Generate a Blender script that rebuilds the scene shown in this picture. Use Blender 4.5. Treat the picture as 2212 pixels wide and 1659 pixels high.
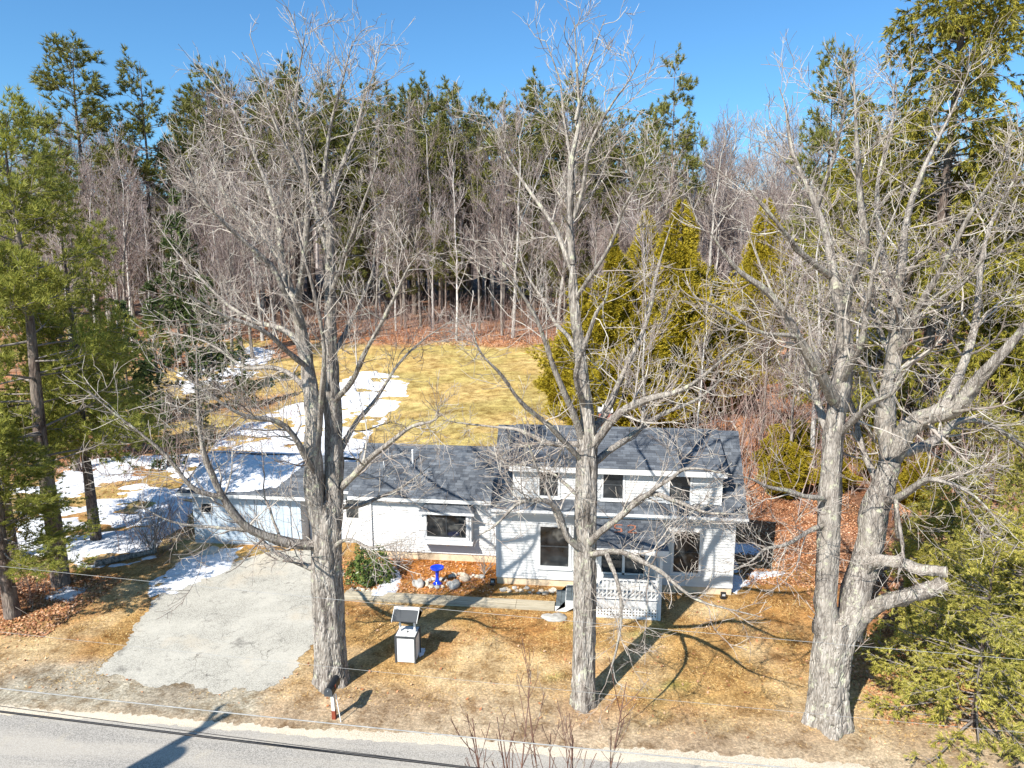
import bpy, math, random
import numpy as np
from mathutils import Vector
random.seed(7); rng = np.random.default_rng(7)
for o in list(bpy.data.objects): bpy.data.objects.remove(o)
S = bpy.context.scene
COL = S.collection
# ------------------------------------------------------------------ camera, sky, sun, exposure
PITCH = math.radians(10.5); YAW = math.radians(6.3); CH = 11.7
FPX = 1536.0; CX = 1106.0; CY = 829.5                      # reference frame 2212 px wide
cd = bpy.data.cameras.new('camera'); cam = bpy.data.objects.new('camera', cd); COL.objects.link(cam)
cam.location = (0, 0, CH); cam.rotation_euler = (math.pi/2 - PITCH, 0, YAW)
cd.sensor_fit = 'HORIZONTAL'; cd.sensor_width = 36; cd.lens = 36*FPX/2212; cd.clip_end = 2000; cd.clip_start = 0.2
S.camera = cam
SUN_EL = 42.0; SUN_AZ = 29.7                                # light travels towards +Y turned 29.7 deg to +X
W = bpy.data.worlds.new('World'); S.world = W; W.use_nodes = True
nt = W.node_tree; bg = nt.nodes['Background']; sky = nt.nodes.new('ShaderNodeTexSky'); sky.sky_type = 'NISHITA'
sky.sun_disc = False; sky.sun_elevation = math.radians(SUN_EL); sky.sun_rotation = math.radians(180+SUN_AZ)
sky.altitude = 0; sky.air_density = 1.0; sky.dust_density = 0.8; sky.ozone_density = 1.2
tint = nt.nodes.new('ShaderNodeMix'); tint.data_type = 'RGBA'; tint.blend_type = 'MULTIPLY'; tint.inputs[0].default_value = 1
tint.inputs[7].default_value = (.50, .90, 1.20, 1); nt.links.new(sky.outputs[0], tint.inputs[6]); nt.links.new(tint.outputs[2], bg.inputs[0]); bg.inputs[1].default_value = 0.085
sl = bpy.data.lights.new('sun', 'SUN'); sl.energy = 5.0; sl.angle = math.radians(0.5); sl.color = (1, 0.95, 0.87)
so = bpy.data.objects.new('sun', sl); COL.objects.link(so)
az = math.radians(SUN_AZ); el = math.radians(SUN_EL)
LD = Vector((math.sin(az)*math.cos(el), math.cos(az)*math.cos(el), -math.sin(el)))
so.rotation_euler = LD.to_track_quat('-Z', 'Y').to_euler(); so.location = (-20, -30, 40)
S.view_settings.view_transform = 'Standard'; S.view_settings.look = 'None'
S.view_settings.exposure = 0.85; S.view_settings.gamma = 1; S.view_settings.use_curve_mapping = False
S.render.engine = 'CYCLES'; S.cycles.max_bounces = 5; S.cycles.diffuse_bounces = 3; S.cycles.transparent_max_bounces = 4
S.render.resolution_x = 1024; S.render.resolution_y = 768

# ------------------------------------------------------------------ geometry of the place
_R = np.array([math.cos(YAW), math.sin(YAW), 0]); _Fh = np.array([-math.sin(YAW), math.cos(YAW), 0]); _Z = np.array([0, 0, 1.])
_F = _Fh*math.cos(PITCH)-_Z*math.sin(PITCH); _U = _Fh*math.sin(PITCH)+_Z*math.cos(PITCH); _C = np.array([0, 0, CH])
def ray(x, y): return _F+_R*((x-CX)/FPX)-_U*((y-CY)/FPX)
def UZ(x, y, z=0.): r = ray(x, y); return _C+r*((z-CH)/r[2])        # survey point at height z
def UY(x, y, Y): r = ray(x, y); return _C+r*(Y/r[1])                # survey point in the plane Y
def gz(x, y):
    s = np.maximum(np.asarray(y, float)-29., 0)
    z = 0.085*s*s/(s+8)
    far = np.maximum(np.asarray(y, float)-120., 0)
    far = np.minimum(far, 70.); z = z+0.0022*far*far
    xr = np.asarray(x, float)
    z = z+np.where(s > 0, 0.25*np.sin(xr*.11+1.)*np.sin(s*.09)*np.minimum(s/10, 1), 0)
    return z
def G(x, y):
    p = UZ(x, y, 0.)
    for _ in range(30): p = UZ(x, y, .5*float(gz(p[0], p[1]))+.5*p[2])
    return p
def _lat(n, seed): return np.random.default_rng(seed).random((n, n))
_LN = _lat(256, 5)
def vnoise(x, y, sc, off=0.):
    x = np.asarray(x, float)/sc+off*17.3+500; y = np.asarray(y, float)/sc+off*7.7+500
    xi = np.floor(x).astype(int); yi = np.floor(y).astype(int); fx = x-xi; fy = y-yi
    fx = fx*fx*(3-2*fx); fy = fy*fy*(3-2*fy)
    a = _LN[xi % 256, yi % 256]; b = _LN[(xi+1) % 256, yi % 256]; c = _LN[xi % 256, (yi+1) % 256]; d = _LN[(xi+1) % 256, (yi+1) % 256]
    return (a*(1-fx)+b*fx)*(1-fy)+(c*(1-fx)+d*fx)*fy
def fbm(x, y, sc, off=0., o=4):
    v = 0; a = .5; t = 0
    for i in range(o): v = v+a*vnoise(x, y, sc, off+i*1.7); t += a; a *= .5; sc = sc*.5
    return v/t
def sdpoly(px, py, poly):
    poly = np.asarray(poly, float)[:, :2]; n = len(poly); d = np.full(px.shape, 1e9); ins = np.zeros(px.shape, bool)
    for i in range(n):
        a = poly[i]; b = poly[(i+1) % n]; e = b-a; wx = px-a[0]; wy = py-a[1]
        t = np.clip((wx*e[0]+wy*e[1])/max(e@e, 1e-9), 0, 1)
        d = np.minimum(d, np.hypot(wx-e[0]*t, wy-e[1]*t))
        c = ((a[1] > py) != (b[1] > py))
        with np.errstate(divide='ignore', invalid='ignore'): xx = (b[0]-a[0])*(py-a[1])/(b[1]-a[1])+a[0]
        ins ^= c & (px < xx)
    return np.where(ins, d, -d)

# ------------------------------------------------------------------ object helpers
def tag(o, label=None, cat=None, group=None, kind=None):
    if label: o['label'] = label
    if cat: o['category'] = cat
    if group: o['group'] = group
    if kind: o['kind'] = kind
    return o
def empty(name, loc, label, cat, group=None):
    o = bpy.data.objects.new(name, None); COL.objects.link(o); o.location = [float(v) for v in loc]; o.empty_display_size = .3
    return tag(o, label, cat, group)
def rawmesh(name, V, Q=None, T=None, smooth=False, mats=(), col=None, uv=None):
    V = np.asarray(V, np.float32).reshape(-1, 3)
    Q = np.zeros((0, 4), int) if Q is None or len(Q) == 0 else np.asarray(Q).reshape(-1, 4)
    T = np.zeros((0, 3), int) if T is None or len(T) == 0 else np.asarray(T).reshape(-1, 3)
    me = bpy.data.meshes.new(name); me.vertices.add(len(V)); me.vertices.foreach_set('co', V.ravel())
    li = np.concatenate([Q.ravel(), T.ravel()]).astype(np.int32)
    me.loops.add(len(li)); me.loops.foreach_set('vertex_index', li)
    ls = np.concatenate([np.arange(len(Q))*4, len(Q)*4+np.arange(len(T))*3]).astype(np.int32)
    me.polygons.add(len(ls)); me.polygons.foreach_set('loop_start', ls)
    me.polygons.foreach_set('use_smooth', np.full(len(ls), smooth))
    me.update(calc_edges=True)
    for m in mats: me.materials.append(m)
    if col is not None:
        ca = me.color_attributes.new('Col', 'FLOAT_COLOR', 'POINT')
        c4 = np.ones((len(V), 4), np.float32); c4[:, :3] = col; ca.data.foreach_set('color', c4.ravel())
    return me
def link(name, me, parent=None, loc=None):
    o = bpy.data.objects.new(name, me); COL.objects.link(o)
    if parent: o.parent = parent
    if loc is not None: o.location = [float(v) for v in loc]
    return o
class MB:
    """collects faces; coordinates relative to an origin"""
    def __init__(s, org=(0, 0, 0)): s.v = []; s.q = []; s.t = []; s.org = np.asarray(org, float)
    def add(s, V, Q=(), T=()):
        n = sum(len(a) for a in s.v); s.v.append(np.asarray(V, float).reshape(-1, 3)-s.org)
        if len(Q): s.q.append(np.asarray(Q)+n)
        if len(T): s.t.append(np.asarray(T)+n)
        return s
    def box(s, x0, x1, y0, y1, z0, z1):
        V = [(x0, y0, z0), (x1, y0, z0), (x1, y1, z0), (x0, y1, z0), (x0, y0, z1), (x1, y0, z1), (x1, y1, z1), (x0, y1, z1)]
        return s.add(V, [(0, 3, 2, 1), (4, 5, 6, 7), (0, 1, 5, 4), (1, 2, 6, 5), (2, 3, 7, 6), (3, 0, 4, 7)])
    def beam(s, a, b, w, h, up=(0, 0, 1)):
        a = np.asarray(a, float); b = np.asarray(b, float); d = (b-a)/np.linalg.norm(b-a); sx = np.cross(d, up); sx /= np.linalg.norm(sx); u = np.cross(sx, d)
        V = [p+sx*i*w/2+u*j*h/2 for p in (a, b) for i, j in ((-1, -1), (1, -1), (1, 1), (-1, 1))]
        return s.add(V, [(0, 1, 2, 3), (7, 6, 5, 4), (0, 4, 5, 1), (1, 5, 6, 2), (2, 6, 7, 3), (3, 7, 4, 0)])
    def lathe(s, prof, c, n=24):
        V = []; Q = []
        for r, z in prof:
            for k in range(n): V.append((c[0]+r*math.cos(2*math.pi*k/n), c[1]+r*math.sin(2*math.pi*k/n), c[2]+z))
        for i in range(len(prof)-1):
            for k in range(n): Q.append((i*n+k, i*n+(k+1) % n, (i+1)*n+(k+1) % n, (i+1)*n+k))
        return s.add(V, Q)
    def prism(s, pts, ax, a, b):
        """polygon pts (2D) extruded along axis ax from a to b; convex"""
        n = len(pts)
        def mk(p, t): l = list(p); l.insert(ax, t); return l
        V = [mk(p, a) for p in pts]+[mk(p, b) for p in pts]
        Q = [(i, (i+1) % n, n+(i+1) % n, n+i) for i in range(n)]
        T = [(0, i+1, i) for i in range(1, n-1)]+[(n, n+i, n+i+1) for i in range(1, n-1)]
        return s.add(V, Q, T)
    def build(s, name, mat, parent=None, loc=None, smooth=False, bevel=0):
        V = np.concatenate(s.v); Q = np.concatenate(s.q) if s.q else None; T = np.concatenate(s.t) if s.t else None
        me = rawmesh(name, V, Q, T, smooth, [mat]); o = link(name, me, parent, loc)
        if bevel:
            m = o.modifiers.new('b', 'BEVEL'); m.width = bevel; m.segments = 2; m.limit_method = 'ANGLE'
        return o

# ------------------------------------------------------------------ materials
def NM(name, rough=.8, spec=.3):
    m = bpy.data.materials.new(name); m.use_nodes = True; t = m.node_tree; b = t.nodes['Principled BSDF']
    b.inputs['Roughness'].default_value = rough; b.inputs['Specular IOR Level'].default_value = spec
    return m, t, b
def nd(t, ty, **k):
    n = t.nodes.new(ty)
    for a, v in k.items():
        if a.startswith('i_'):
            n.inputs[a[2:].replace('_', ' ')].default_value = v
        else: setattr(n, a, v)
    return n
def ramp(t, fac, stops):
    r = t.nodes.new('ShaderNodeValToRGB'); e = r.color_ramp.elements
    while len(e) > 1: e.remove(e[-1])
    e[0].position = stops[0][0]; e[0].color = (*stops[0][1], 1)
    for p, c in stops[1:]: q = e.new(p); q.color = (*c, 1)
    t.links.new(fac, r.inputs[0]); return r.outputs[0]
def g3(v): return (v, v, v)
def noise(t, vec, scale, detail=4, rough=.6, dist=0.):
    n = nd(t, 'ShaderNodeTexNoise'); n.inputs['Scale'].default_value = scale; n.inputs['Detail'].default_value = detail
    n.inputs['Roughness'].default_value = rough; n.inputs['Distortion'].default_value = dist
    if vec is not None: t.links.new(vec, n.inputs['Vector'])
    return n.outputs['Fac']
def mapping(t, vec, sc, rot=(0, 0, 0)):
    m = nd(t, 'ShaderNodeMapping'); m.inputs['Scale'].default_value = sc; m.inputs['Rotation'].default_value = rot; t.links.new(vec, m.inputs['Vector']); return m.outputs[0]
def mix(t, a, b, fac, mode='MIX'):
    m = nd(t, 'ShaderNodeMix', data_type='RGBA', blend_type=mode)
    for s_, v in ((0, fac), (6, a), (7, b)):
        if hasattr(v, 'links') or hasattr(v, 'is_linked'): t.links.new(v, m.inputs[s_])
        elif s_ == 0: m.inputs[0].default_value = v
        else: m.inputs[s_].default_value = (*v, 1)
    return m.outputs[2]
def bump(t, b, h, strength=.5, dist=.02):
    n = nd(t, 'ShaderNodeBump'); n.inputs['Strength'].default_value = strength; n.inputs['Distance'].default_value = dist
    t.links.new(h, n.inputs['Height']); t.links.new(n.outputs[0], b.inputs['Normal'])
def pos(t): return nd(t, 'ShaderNodeNewGeometry').outputs['Position']
def island(t): return nd(t, 'ShaderNodeNewGeometry').outputs['Random Per Island']
def oinfo(t): return nd(t, 'ShaderNodeObjectInfo').outputs['Random']

def m_simple(name, c, rough=.7, var=.12, sc=3., spec=.3, bmp=0.):
    m, t, b = NM(name, rough, spec); f = noise(t, pos(t), sc, 5)
    col = ramp(t, f, [(.3, tuple(x*(1-var) for x in c)), (.7, tuple(min(1, x*(1+var)) for x in c))])
    t.links.new(col, b.inputs['Base Color'])
    if bmp: bump(t, b, noise(t, pos(t), sc*12, 3), bmp, .01)
    return m
def m_bark(name, dark, mid, light, lichen=None, sc=7., bs=1., dist=.05):
    m, t, b = NM(name, .95, .1); p = pos(t)
    v = mapping(t, p, (sc, sc, sc*.16)); f = noise(t, v, 1., 6, .7, .6)
    vo = nd(t, 'ShaderNodeTexVoronoi', feature='DISTANCE_TO_EDGE'); vo.inputs['Scale'].default_value = 1.6; t.links.new(mapping(t, p, (sc, sc, sc*.22)), vo.inputs['Vector'])
    c = ramp(t, f, [(.32, dark), (.46, mid), (.62, light)])
    fur = ramp(t, vo.outputs['Distance'], [(.0, g3(.35)), (.14, g3(1.))]); c = mix(t, c, fur, .75, 'MULTIPLY')
    big = noise(t, p, .9, 3)
    c = mix(t, c, (.55, .5, .42), ramp(t, big, [(.45, g3(0)), (.7, g3(.35))]))
    if lichen: c = mix(t, c, lichen, ramp(t, noise(t, p, 5., 5, .65), [(.58, g3(0)), (.64, g3(.8))]))
    t.links.new(c, b.inputs['Base Color'])
    h = nd(t, 'ShaderNodeMath', operation='ADD'); t.links.new(f, h.inputs[0]); t.links.new(vo.outputs['Distance'], h.inputs[1]); bump(t, b, h.outputs[0], bs, dist)
    return m
M = {}
M['bark'] = m_bark('maple_bark', (.07, .057, .048), (.26, .225, .195), (.50, .46, .41), (.46, .46, .34), 10.)
M['limb'] = m_bark('limb_bark', (.075, .062, .053), (.23, .20, .175), (.43, .39, .345), (.46, .46, .33), 14., .8, .03)
M['pinebark'] = m_bark('pine_bark', (.05, .035, .03), (.13, .095, .08), (.24, .19, .16), None, 7., 1.)
def m_twig(name, a, b_, c_):
    m, t, b = NM(name, .85, .15); f = nd(t, 'ShaderNodeMix'); col = ramp(t, island(t), [(0, a), (.5, b_), (1, c_)])
    col = mix(t, col, (.62, .62, .50), ramp(t, noise(t, pos(t), 4., 3), [(.55, g3(0)), (.7, g3(.5))]))
    t.links.new(col, b.inputs['Base Color']); return m
M['twig'] = m_twig('maple_twig', (.16, .125, .105), (.30, .255, .22), (.46, .415, .365))
M['twig_forest'] = m_twig('forest_twig', (.24, .18, .16), (.36, .30, .28), (.52, .46, .43))
M['twig_red'] = m_twig('reddish_twig', (.09, .04, .03), (.15, .08, .06), (.20, .13, .10))
M['trunk_forest'] = m_bark('forest_bark', (.20, .18, .16), (.42, .39, .36), (.58, .55, .51), (.45, .45, .36), 4., .6, .04)
M['trunk_dark'] = m_bark('dark_forest_bark', (.08, .065, .055), (.19, .16, .14), (.34, .30, .27), (.40, .40, .30), 5., .6, .04)
M['twig_dark'] = m_twig('dark_forest_twig', (.14, .095, .085), (.24, .185, .17), (.36, .30, .28))
M['birch'] = m_bark('birch_bark', (.28, .25, .22), (.62, .58, .53), (.78, .75, .70), None, 4., .3)
M['deadbranch'] = m_simple('dead_branch', (.22, .19, .17), .9, .3)
def m_leaf(name, stops, rough=.6, trans=.0):
    m, t, b = NM(name, rough, .25); c = ramp(t, island(t), stops)
    f = noise(t, pos(t), .45, 3); c = mix(t, c, (1.25, 1.2, .9), ramp(t, f, [(.35, g3(0)), (.7, g3(.6))]), 'MULTIPLY')
    t.links.new(c, b.inputs['Base Color'])
    if trans:
        tr = nd(t, 'ShaderNodeBsdfTranslucent'); t.links.new(c, tr.inputs[0]); mx = nd(t, 'ShaderNodeMixShader'); mx.inputs[0].default_value = trans
        t.links.new(b.outputs[0], mx.inputs[1]); t.links.new(tr.outputs[0], mx.inputs[2]); t.links.new(mx.outputs[0], t.nodes['Material Output'].inputs[0])
    return m
M['pine'] = m_leaf('pine_needles', [(0, (.14, .16, .035)), (.5, (.30, .32, .065)), (1, (.48, .46, .12))], .55, .4)
M['pine_far'] = m_leaf('far_pine_needles', [(0, (.08, .095, .03)), (.5, (.17, .175, .04)), (1, (.28, .26, .07))], .6, .2)
M['spruce'] = m_leaf('spruce_needles', [(0, (.10, .11, .02)), (.5, (.23, .21, .03)), (1, (.38, .32, .05))], .55, .2)
M['spruce_dark'] = m_leaf('dark_spruce_needles', [(0, (.04, .07, .03)), (.5, (.08, .12, .04)), (1, (.15, .18, .05))], .6, .15)
M['spruce_near'] = m_leaf('near_spruce_needles', [(0, (.16, .16, .025)), (.5, (.36, .34, .06)), (1, (.56, .48, .16))], .55, .25)
M['cedar'] = m_leaf('cedar_sprays', [(0, (.15, .125, .012)), (.5, (.34, .27, .022)), (1, (.54, .42, .04))], .6, .2)
M['rhodo'] = m_leaf('rhododendron_leaves', [(0, (.03, .06, .015)), (.6, (.08, .12, .03)), (1, (.20, .22, .06))], .35, .1)
M['leaf'] = m_leaf('dead_leaves', [(0, (.20, .075, .035)), (.4, (.38, .17, .08)), (.8, (.52, .29, .17)), (1, (.62, .42, .30))], .8)
M['grass'] = m_leaf('dry_grass', [(0, (.24, .13, .045)), (.35, (.46, .28, .10)), (.8, (.60, .42, .20)), (.94, (.66, .50, .28)), (1, (.36, .34, .08))], .85)
M['brush'] = m_twig('undergrowth_twig', (.19, .105, .085), (.28, .19, .165), (.38, .30, .26))
def m_ground():
    m, t, b = NM('ground', .95, .1); p = pos(t)
    a = nd(t, 'ShaderNodeVertexColor', layer_name='Col').outputs[0]
    n1 = noise(t, p, 13., 7, .85); n2 = noise(t, p, 3., 5, .7); n3 = noise(t, p, .5, 4)
    c = mix(t, a, ramp(t, n1, [(.32, g3(.32)), (.5, g3(.9)), (.64, g3(1.7))]), .95, 'MULTIPLY')
    c = mix(t, c, ramp(t, n2, [(.3, (.7, .66, .6)), (.55, (1., 1., 1.)), (.72, (1.2, 1.18, 1.1))]), .8, 'MULTIPLY')
    c = mix(t, c, ramp(t, n3, [(.35, (.72, .66, .6)), (.65, (1.15, 1.15, 1.1))]), .8, 'MULTIPLY')
    c = mix(t, c, ramp(t, noise(t, p, 1.3, 5, .75), [(.38, (.55, .46, .36)), (.50, (1, 1, 1)), (.64, (1.35, 1.3, 1.25))]), .85, 'MULTIPLY')
    t.links.new(c, b.inputs['Base Color']); bump(t, b, n1, .9, .06); return m
M['ground'] = m_ground()
def m_asphalt(name, c0, c1, cracks, stain, csc=1.1):
    m, t, b = NM(name, .9, .2); p = pos(t)
    f = noise(t, p, 34., 3, .8); g = noise(t, mapping(t, p, (1., 1., 1.) if cracks else (.22, 2.2, 1.)), .8, 6, .65)
    c = ramp(t, f, [(.40, tuple(x*.62 for x in c0)), (.5, c0), (.60, tuple(x*1.35 for x in c0))])
    c = mix(t, c, c1, ramp(t, g, [(.42, g3(0)), (.62, g3(.55))]))
    c = mix(t, c, stain, ramp(t, noise(t, p, .35, 6, .65), [(.56, g3(0)), (.66, g3(.55))]))
    if cracks:
        c = mix(t, c, (.13, .12, .105), ramp(t, noise(t, p, .45, 6, .7, 1.2), [(.60, g3(0)), (.70, g3(.75))]))
        c = mix(t, c, (.16, .15, .13), ramp(t, noise(t, p, 2.4, 5, .7), [(.60, g3(0)), (.68, g3(.5))]))
        dn = nd(t, 'ShaderNodeTexNoise'); dn.inputs['Scale'].default_value = 2.2; dn.inputs['Detail'].default_value = 5; t.links.new(p, dn.inputs['Vector'])
        v = nd(t, 'ShaderNodeVectorMath', operation='MULTIPLY_ADD'); t.links.new(dn.outputs['Color'], v.inputs[0]); v.inputs[1].default_value = (.7, .7, .7); t.links.new(p, v.inputs[2])
        for sc, w, amt in ((csc, .014, .8), (csc*2.6, .018, .6)):
            vo = nd(t, 'ShaderNodeTexVoronoi', feature='DISTANCE_TO_EDGE'); vo.inputs['Scale'].default_value = sc; t.links.new(v.outputs[0], vo.inputs['Vector'])
            k = ramp(t, vo.outputs['Distance'], [(0, g3(1)), (w, g3(0))])
            msk = ramp(t, noise(t, p, .55, 4, .7), [(.47, g3(0)), (.60, g3(amt))]); k2 = mix(t, k, msk, 1., 'MULTIPLY')
            c = mix(t, c, (.05, .045, .04), k2)
    t.links.new(c, b.inputs['Base Color']); bump(t, b, f, .4, .01); return m
M['road'] = m_asphalt('road_asphalt', (.30, .28, .25), (.44, .40, .34), False, (.46, .40, .30))
M['driveway'] = m_asphalt('driveway_asphalt', (.37, .35, .30), (.52, .49, .42), True, (.50, .43, .33))
M['sand'] = m_asphalt('road_sand', (.50, .43, .33), (.60, .54, .43), False, (.30, .24, .15))
def m_snow():
    m, t, b = NM('snow', .6, .2); p = pos(t); c = ramp(t, noise(t, p, 9., 5, .7), [(.3, (.62, .64, .69)), (.6, (.80, .81, .84))])
    c = mix(t, c, (.30, .22, .15), ramp(t, noise(t, p, 26., 3, .6), [(.60, g3(0)), (.70, g3(.75))]))
    t.links.new(c, b.inputs['Base Color']); bump(t, b, noise(t, p, 5., 6, .7), .9, .08); return m
M['snow'] = m_snow()
def m_siding(name, c, dirt=.12, rough=.55):
    m, t, b = NM(name, rough, .3); p = pos(t)
    f = noise(t, mapping(t, p, (1.2, 1.2, 18.)), 1., 5); k = ramp(t, f, [(.35, tuple(x*(1-dirt) for x in c)), (.6, c)])
    k = mix(t, k, g3(.9), ramp(t, oinfo(t), [(0, g3(0)), (1, g3(1))]), 'MULTIPLY'); t.links.new(k, b.inputs['Base Color']); return m
M['siding'] = m_siding('white_clapboard', (.60, .60, .59), .09)
M['trim'] = m_siding('white_trim', (.68, .68, .67), .05)
M['wallcore'] = m_simple('wall_core', (.55, .55, .54), .8, .05)
M['foundation'] = m_simple('tan_foundation', (.58, .47, .33), .95, .22, 2.5, .1, .5)
def m_shingle(name, a, b_, c_):
    m, t, b = NM(name, .9, .25); col = ramp(t, island(t), [(0, a), (.5, b_), (1, c_)])
    col = mix(t, col, ramp(t, noise(t, pos(t), 90., 2), [(.35, g3(.6)), (.65, g3(1.3))]), .7, 'MULTIPLY')
    col = mix(t, col, ramp(t, noise(t, pos(t), 1.1, 4), [(.3, g3(.8)), (.7, g3(1.2))]), .8, 'MULTIPLY')
    t.links.new(col, b.inputs['Base Color']); return m
M['shingle'] = m_shingle('charcoal_shingles', (.065, .072, .084), (.10, .11, .125), (.145, .158, .175))
M['deck'] = m_simple('roof_deck', (.05, .055, .06), .9, .1)
def m_glass():
    m, t, b = NM('window_glass', .06, .5); c = ramp(t, noise(t, pos(t), 1.7, 2), [(.35, (.010, .012, .014)), (.55, (.03, .033, .036)), (.62, (.09, .09, .085)), (.7, (.03, .03, .03))])
    t.links.new(c, b.inputs['Base Color']); return m
M['glass'] = m_glass()
M['garage'] = m_siding('pale_blue_grey_boards', (.46, .54, .62), .14)
M['brick'] = m_simple('red_brick', (.30, .085, .06), .9, .25, 9.)
M['mortar'] = m_simple('pale_mortar', (.62, .58, .54), .95, .15, 9.)
M['cap'] = m_simple('chimney_cap', (.72, .68, .62), .9, .1)
M['black'] = m_simple('black_metal', (.015, .016, .018), .45, .1)
M['darkpaint'] = m_simple('charcoal_paint', (.05, .055, .06), .6, .1)
M['whitepaint'] = m_simple('white_paint', (.68, .68, .66), .5, .05)
M['deckgrey'] = m_simple('grey_deck_boards', (.10, .12, .13), .8, .15)
def m_plank():
    m, t, b = NM('weathered_plank', .9, .15); p = pos(t); f = noise(t, mapping(t, p, (.8, 30., 10.)), 1., 6, .7)
    c = ramp(t, f, [(.3, (.22, .18, .12)), (.5, (.46, .40, .29)), (.7, (.60, .54, .42))])
    c = mix(t, c, g3(.75), ramp(t, oinfo(t), [(0, g3(0)), (1, g3(1))]), 'MULTIPLY'); t.links.new(c, b.inputs['Base Color']); bump(t, b, f, .5, .01); return m
M['plank'] = m_plank()
m_, t_, b_ = NM('blue_glaze', .12, .6); b_.inputs['Base Color'].default_value = (.008, .045, .62, 1); M['blue'] = m_
M['stone'] = m_simple('grey_stone', (.42, .40, .36), .95, .3, 5., .1, .6)
M['stone_tan'] = m_simple('tan_stone', (.55, .46, .35), .95, .25, 5., .1, .6)
M['postred'] = m_simple('red_brown_post_foot', (.22, .05, .025), .8, .2)
M['postwood'] = m_simple('pale_post_wood', (.58, .54, .48), .8, .15, 8.)
M['polewood'] = m_simple('utility_pole_wood', (.20, .16, .12), .9, .2)
M['greycase'] = m_simple('transformer_grey', (.4, .42, .43), .5, .05)
M['wire'] = m_simple('bare_cable', (.28, .28, .27), .5, .25, 12.)
M['wireblack'] = m_simple('black_cable', (.015, .015, .017), .5, .1)
M['orange'] = m_simple('orange_number_paint', (.36, .14, .08), .8, .1)
M['pvc'] = m_simple('white_pipe', (.75, .75, .74), .5, .05)
M['rock'] = M['stone']

# ------------------------------------------------------------------ the ground
def axis(lo, a, b, hi, step, far):
    mid = np.arange(a, b+1e-6, step); L = []; x = a; s = step
    while x > lo: s = min(s*1.25, far); x -= s; L.append(x)
    Rr = []; x = b; s = step
    while x < hi: s = min(s*1.25, far); x += s; Rr.append(x)
    return np.concatenate([L[::-1], mid, Rr])
def lerp(a, b, w): return a*(1-w[..., None])+np.asarray(b)*w[..., None]
def sst(x, a, b): t = np.clip((x-a)/(b-a), 0, 1); return t*t*(3-2*t)
DWAY = [UZ(x, y) for x, y in [(530, 1203), (600, 1188), (668, 1186), (745, 1230), (735, 1330), (668, 1405), (640, 1440), (600, 1478), (560, 1492), (505, 1488), (470, 1502), (400, 1478), (330, 1486), (280, 1462), (205, 1455), (236, 1425), (300, 1345), (365, 1268), (440, 1245)]]
xs = axis(-600, -42, 34, 600, .4, 30); ys = axis(-120, 3, 80, 900, .36, 30)
XX, YY = np.meshgrid(xs, ys)
def ground_color(X, Y):
    base = np.zeros(X.shape+(3,))+np.array([.48, .30, .12])
    n = fbm(X, Y, 2.2, 1.); n2 = fbm(X, Y, .9, 4.); n3 = fbm(X, Y, 5., 9.)
    base = lerp(base, (.62, .46, .26), sst(n, .42, .60))                     # straw
    base = lerp(base, (.30, .29, .07), sst(n2*.6+n3*.4, .58, .70)*.7)          # moss green
    base = lerp(base, (.42, .19, .06), sst(fbm(X, Y, 1.5, 7.), .55, .68)*.6)   # rusty thatch
    # orange beds beside the house
    bed = sst(sdpoly(X, Y, [(-8.9, 22.4), (-3.0, 22.6), (-3.0, 25.6), (-8.9, 25.6)]), -.3, .3); base = lerp(base, (.52, .21, .05), bed*.85)
    rt = sst(X, 4.8, 6.0)*sst(Y, 17.5, 20.5)*(1-sst(Y, 26, 28)); base = lerp(base, (.46, .23, .07), rt*.7)
    # tan gritty verge along the road
    vg = (1-sst(Y+1.6*(n3-.5), 15.4, 18.2)); base = lerp(base, (.52, .42, .31), vg*.85)
    ap = sst(sdpoly(X, Y, [(-16.5, 15.2), (-8.2, 15.2), (-8.4, 17.2), (-13.6, 17.9), (-15.5, 17.0)])+.9*(n-.5), -.3, .4); base = lerp(base, (.47, .43, .35), ap*.92)
    # back lawn, greener straw
    bl = sst(Y, 28.5, 30.)*(1-sst(Y+6*(n3-.5), 66, 70)); base = lerp(base, (.52, .39, .15), bl*.8)
    base = lerp(base, (.33, .31, .10), bl*sst(fbm(X*.5, Y, 3., 12.), .5, .68)*.4)
    # leaf litter: right of the house, forest floor, left margin
    lf = sst(X+2.*(n3-.5), 5.8, 7.2)*sst(Y, 25.5, 27.5); lf = np.maximum(lf, sst(Y+5*(n3-.5), 67, 70.5))
    lf = np.maximum(lf, sst(-X+3*(n3-.5), 21.5, 24)*sst(Y, 31, 34)*sst(fbm(X, Y, 6, 3.), .4, .6))
    lf = np.maximum(lf, sst(-X+2*(n-.5), 17.6, 19)*sst(Y, 18.6, 19.6)*(1-sst(Y, 21.5, 22.5)))
    lf = np.maximum(lf, sst(X, 8.5, 10.)*sst(Y, 19.5, 21.5))
    lc = lerp(np.zeros(X.shape+(3,))+np.array([.42, .19, .10]), (.50, .30, .20), sst(n2, .4, .65)); lc = lerp(lc, (.16, .09, .06), sst(fbm(X, Y, 1.2, 15.), .55, .7)*.6)
    base = base*(1-lf[..., None])+lc*lf[..., None]
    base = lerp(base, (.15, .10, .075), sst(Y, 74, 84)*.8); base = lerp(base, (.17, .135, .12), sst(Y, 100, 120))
    return base
ZZ = gz(XX, YY)-.0
ZZ = ZZ+np.where(YY > 30, .06*(fbm(XX, YY, 2., 3.)-.5), 0)
V = np.stack([XX, YY, ZZ], -1).reshape(-1, 3); ny, nx = XX.shape
ii = (np.arange(ny-1)[:, None]*nx+np.arange(nx-1)[None]).ravel()
Q = np.stack([ii, ii+1, ii+nx+1, ii+nx], 1)
me = rawmesh('ground', V, Q, None, True, [M['ground']], ground_color(XX, YY).reshape(-1, 3)); tag(link('ground', me), kind='structure')

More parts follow.
